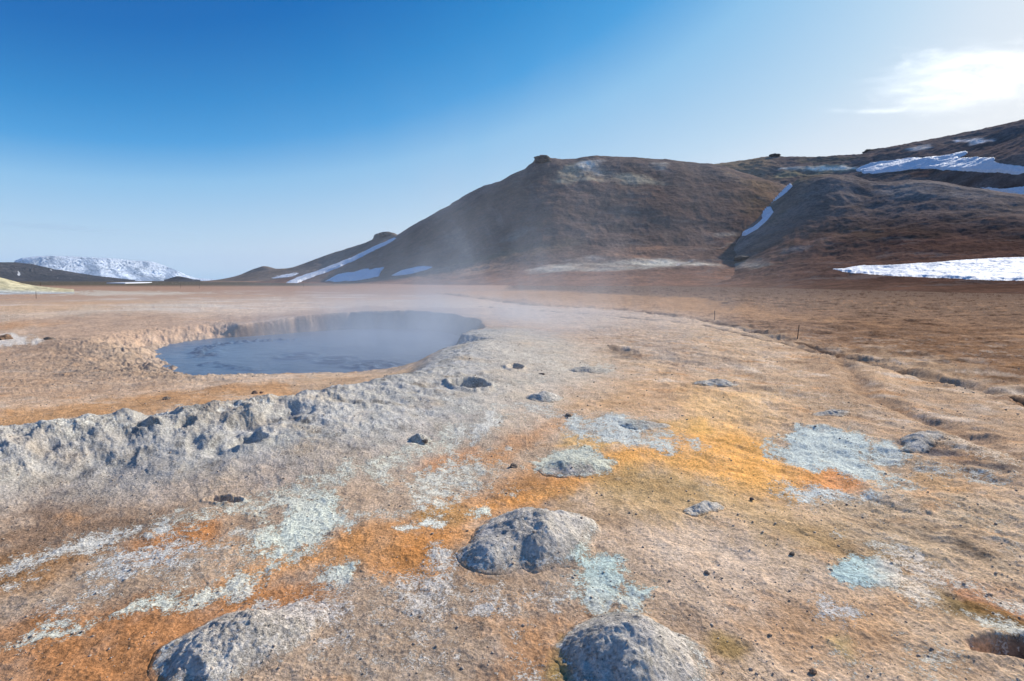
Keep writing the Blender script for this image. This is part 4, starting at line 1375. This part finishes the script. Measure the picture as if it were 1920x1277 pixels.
def cloud_nodes(dens, scale, lo, hi):
    def f(T):
        tc = T.n('ShaderNodeTexCoord').outputs['Object']
        P = T.n('ShaderNodeNewGeometry').outputs['Position']
        r = T.n('ShaderNodeVectorMath', operation='LENGTH', _0=tc).outputs['Value']
        m = T.n('ShaderNodeMapping', _Vector=P, _Rotation=(0, .35, .3), _Scale=(.45, .8, 2.4)).outputs[0]
        n = T.noise(m, scale, 9, .66, 1.6)
        fall = T.ramp(r, .25, 1.0, 0.0, 1.0)
        d = T.math('SUBTRACT', n, T.math('MULTIPLY', fall, .26))
        d = T.math('MULTIPLY', T.ramp(d, lo, hi), dens)
        v = T.n('ShaderNodeVolumePrincipled', _Color=(1, 1, 1, 1), _Density=d, _Anisotropy=.72)
        T.t.links.new(v.outputs[0], T.out.inputs['Volume'])
    return f


volume_blob('cloud', (9500 * sin(radians(-40)), 9500 * cos(radians(-40)), 730), (2300, 700, 60), 'faint thin streak of cloud low above the snowy table mountain', 'cloud', cloud_nodes(.00035, .0012, .34, .62), None, radians(40))
_a, _e, _D = radians(39.8), radians(15.7), 5200.0
volume_blob('cloud', (_D * sin(_a), _D * cos(_a), _D * tan(_e)), (1350, 800, 440), 'wispy bright white cloud above the hillside at the right', 'cloud', cloud_nodes(.00045, .0040, .43, .64), None, -_a * .4)


# ------------------------------------------------------------------ steam
def steam_nodes(T):
    P = T.n('ShaderNodeNewGeometry').outputs['Position']
    sx = T.n('ShaderNodeSeparateXYZ', _0=P)
    X, Y, Z = sx.outputs

    def gauss(cx, cy, rx, ry, zs):
        a = T.math('POWER', T.math('DIVIDE', T.math('SUBTRACT', X, cx), rx), 2.0)
        b = T.math('POWER', T.math('DIVIDE', T.math('SUBTRACT', Y, cy), ry), 2.0)
        c = T.math('DIVIDE', T.math('MAXIMUM', T.math('ADD', Z, .9), 0.0), zs)
        return T.math('EXPONENT', T.math('MULTIPLY', T.math('ADD', T.math('ADD', a, b), c), -1.0))
    m = T.n('ShaderNodeMapping', _Vector=P, _Rotation=(0, .35, .3), _Scale=(1, 1, .55)).outputs[0]
    w = T.ramp(T.noise(m, .28, 5, .6, 1.2), .38, .68)
    A = T.math('MULTIPLY', gauss(-3.8, 23, 5.2, 6, 1.3), T.math('ADD', T.math('MULTIPLY', w, .42), .14))
    B = T.math('MULTIPLY', gauss(0.0, 21, 8.5, 6, 5.0), T.math('MULTIPLY', w, .085))
    C = T.math('MULTIPLY', gauss(-3.2, 8.5, 3.2, 3.2, 1.1), T.math('MULTIPLY', w, .10))
    d = T.math('ADD', T.math('ADD', A, B), C)
    tc = T.n('ShaderNodeTexCoord').outputs['Object']
    r = T.n('ShaderNodeVectorMath', operation='LENGTH', _0=tc).outputs['Value']
    d = T.math('MULTIPLY', d, T.ramp(r, 1.0, .7))
    v = T.n('ShaderNodeVolumePrincipled', _Color=(.66, .74, .86, 1), _Density=d, _Anisotropy=.25)
    T.t.links.new(v.outputs[0], T.out.inputs['Volume'])


volume_blob('steam', (-2, 18, 2.0), (17, 16.5, 9), None, None, steam_nodes, 'stuff')


# ------------------------------------------------------------------ air
def haze():
    me = bpy.data.meshes.new('haze')
    a, b, z0, z1 = -16000, 16000, -40, 660
    v = [(x, y, z) for x in (a, b) for y in (-3000, 15000) for z in (z0, z1)]
    me.from_pydata(v, [], [(0, 1, 3, 2), (4, 6, 7, 5), (0, 4, 5, 1), (2, 3, 7, 6), (0, 2, 6, 4), (1, 5, 7, 3)])
    o = bpy.data.objects.new('haze', me); COL.objects.link(o)
    T = NT('thin_air')
    v = T.n('ShaderNodeVolumePrincipled', _Color=(.62, .80, 1, 1), _Density=3.6e-5, _Anisotropy=0.0)
    T.t.links.new(v.outputs[0], T.out.inputs['Volume'])
    me.materials.append(T.m)
    tag(o, kind='stuff')


haze()


def crag(H, px, py, size, label, seed, name='rock_outcrop', cat='rock outcrop'):
    hx, hy, hz, ok = H.hit([px], [py])
    me = rock_mesh(seed, size); me.materials.append(M_crag)
    o = bpy.data.objects.new(name, me); COL.objects.link(o)
    o.location = (hx[0], hy[0], hz[0] + size[2] * .15)
    o.rotation_euler = (0, 0, seed * .7)
    tag(o, label, cat)


M_crag = rock_material('crag_rock', (.03, .024, .02), (.10, .075, .06))
crag(H_main, 1016, 302, (8, 6, 4.4), 'dark flat topped crag crowning the main hill', 31)
crag(H_right, 1389, 487, (4.6, 3.2, 1.9), 'dark boulder outcrop at the foot of the slope below the ravine', 32)
crag(H_back, 1605, 287, (7, 5, 3), 'small dark crag on the skyline where the far ridge starts to climb', 34)
crag(H_back, 1436, 294, (7, 5, 3), 'tiny dark crag on the skyline above the ravine', 35)
crag(H_left, 728, 441, (14, 9, 4.5), 'dark crag on top of the small far hill', 36)


def far_snow(pts, label):
    W = np.array([gp(a, b, .3) for a, b in pts])
    c = W.mean(0)
    V = [(x - c[0], y - c[1], .35) for x, y in W] + [((x - c[0]) * 1.02, (y - c[1]) * 1.02, -.3) for x, y in W]
    n = len(W)
    F = [tuple(range(n))] + [(i, n + i, n + (i + 1) % n, (i + 1) % n) for i in range(n)]
    me = bpy.data.meshes.new('snow_patch'); me.from_pydata(V, [], F); me.materials.append(M_snow)
    o = bpy.data.objects.new('snow_patch', me); COL.objects.link(o); o.location = (c[0], c[1], 0)
    tag(o, label, 'snow patch', G_SNOW)


far_snow([(200, 530.3), (225, 529.6), (250, 528.9), (262, 528.6), (285, 529.0), (280, 529.8), (255, 530.4), (235, 530.8)], 'thin white snow strip on the dark plain below the snowy table mountain')


def col_bank(s, x, y, z, t, X):
    n = len(x); col = np.empty((n, 3), np.float32); col[:] = lin(206, 196, 160)
    col += (lin(170, 176, 178) - col) * ss(.55, .15, t)[:, None].astype(np.float32)
    e = fbm(x, y, 12, 5, .65, 661)
    col += (lin(150, 120, 84) - col) * (ss(.05, .35, e) * .6)[:, None].astype(np.float32)
    return col


H_bank = Hill([(-500, 496), (-200, 502), (-60, 510), (0, 519), (22, 524), (45, 531), (70, 536), (100, 539), (145, 543)],
              [(-500, 130), (145, 118)], [(-500, 96), (145, 108)], rough=(1.2, 14), gully=.5, seed=8, skyrough=.25)
H_bank.build('bank', M_hill, col_bank, -480, 144, 1.5, 60)
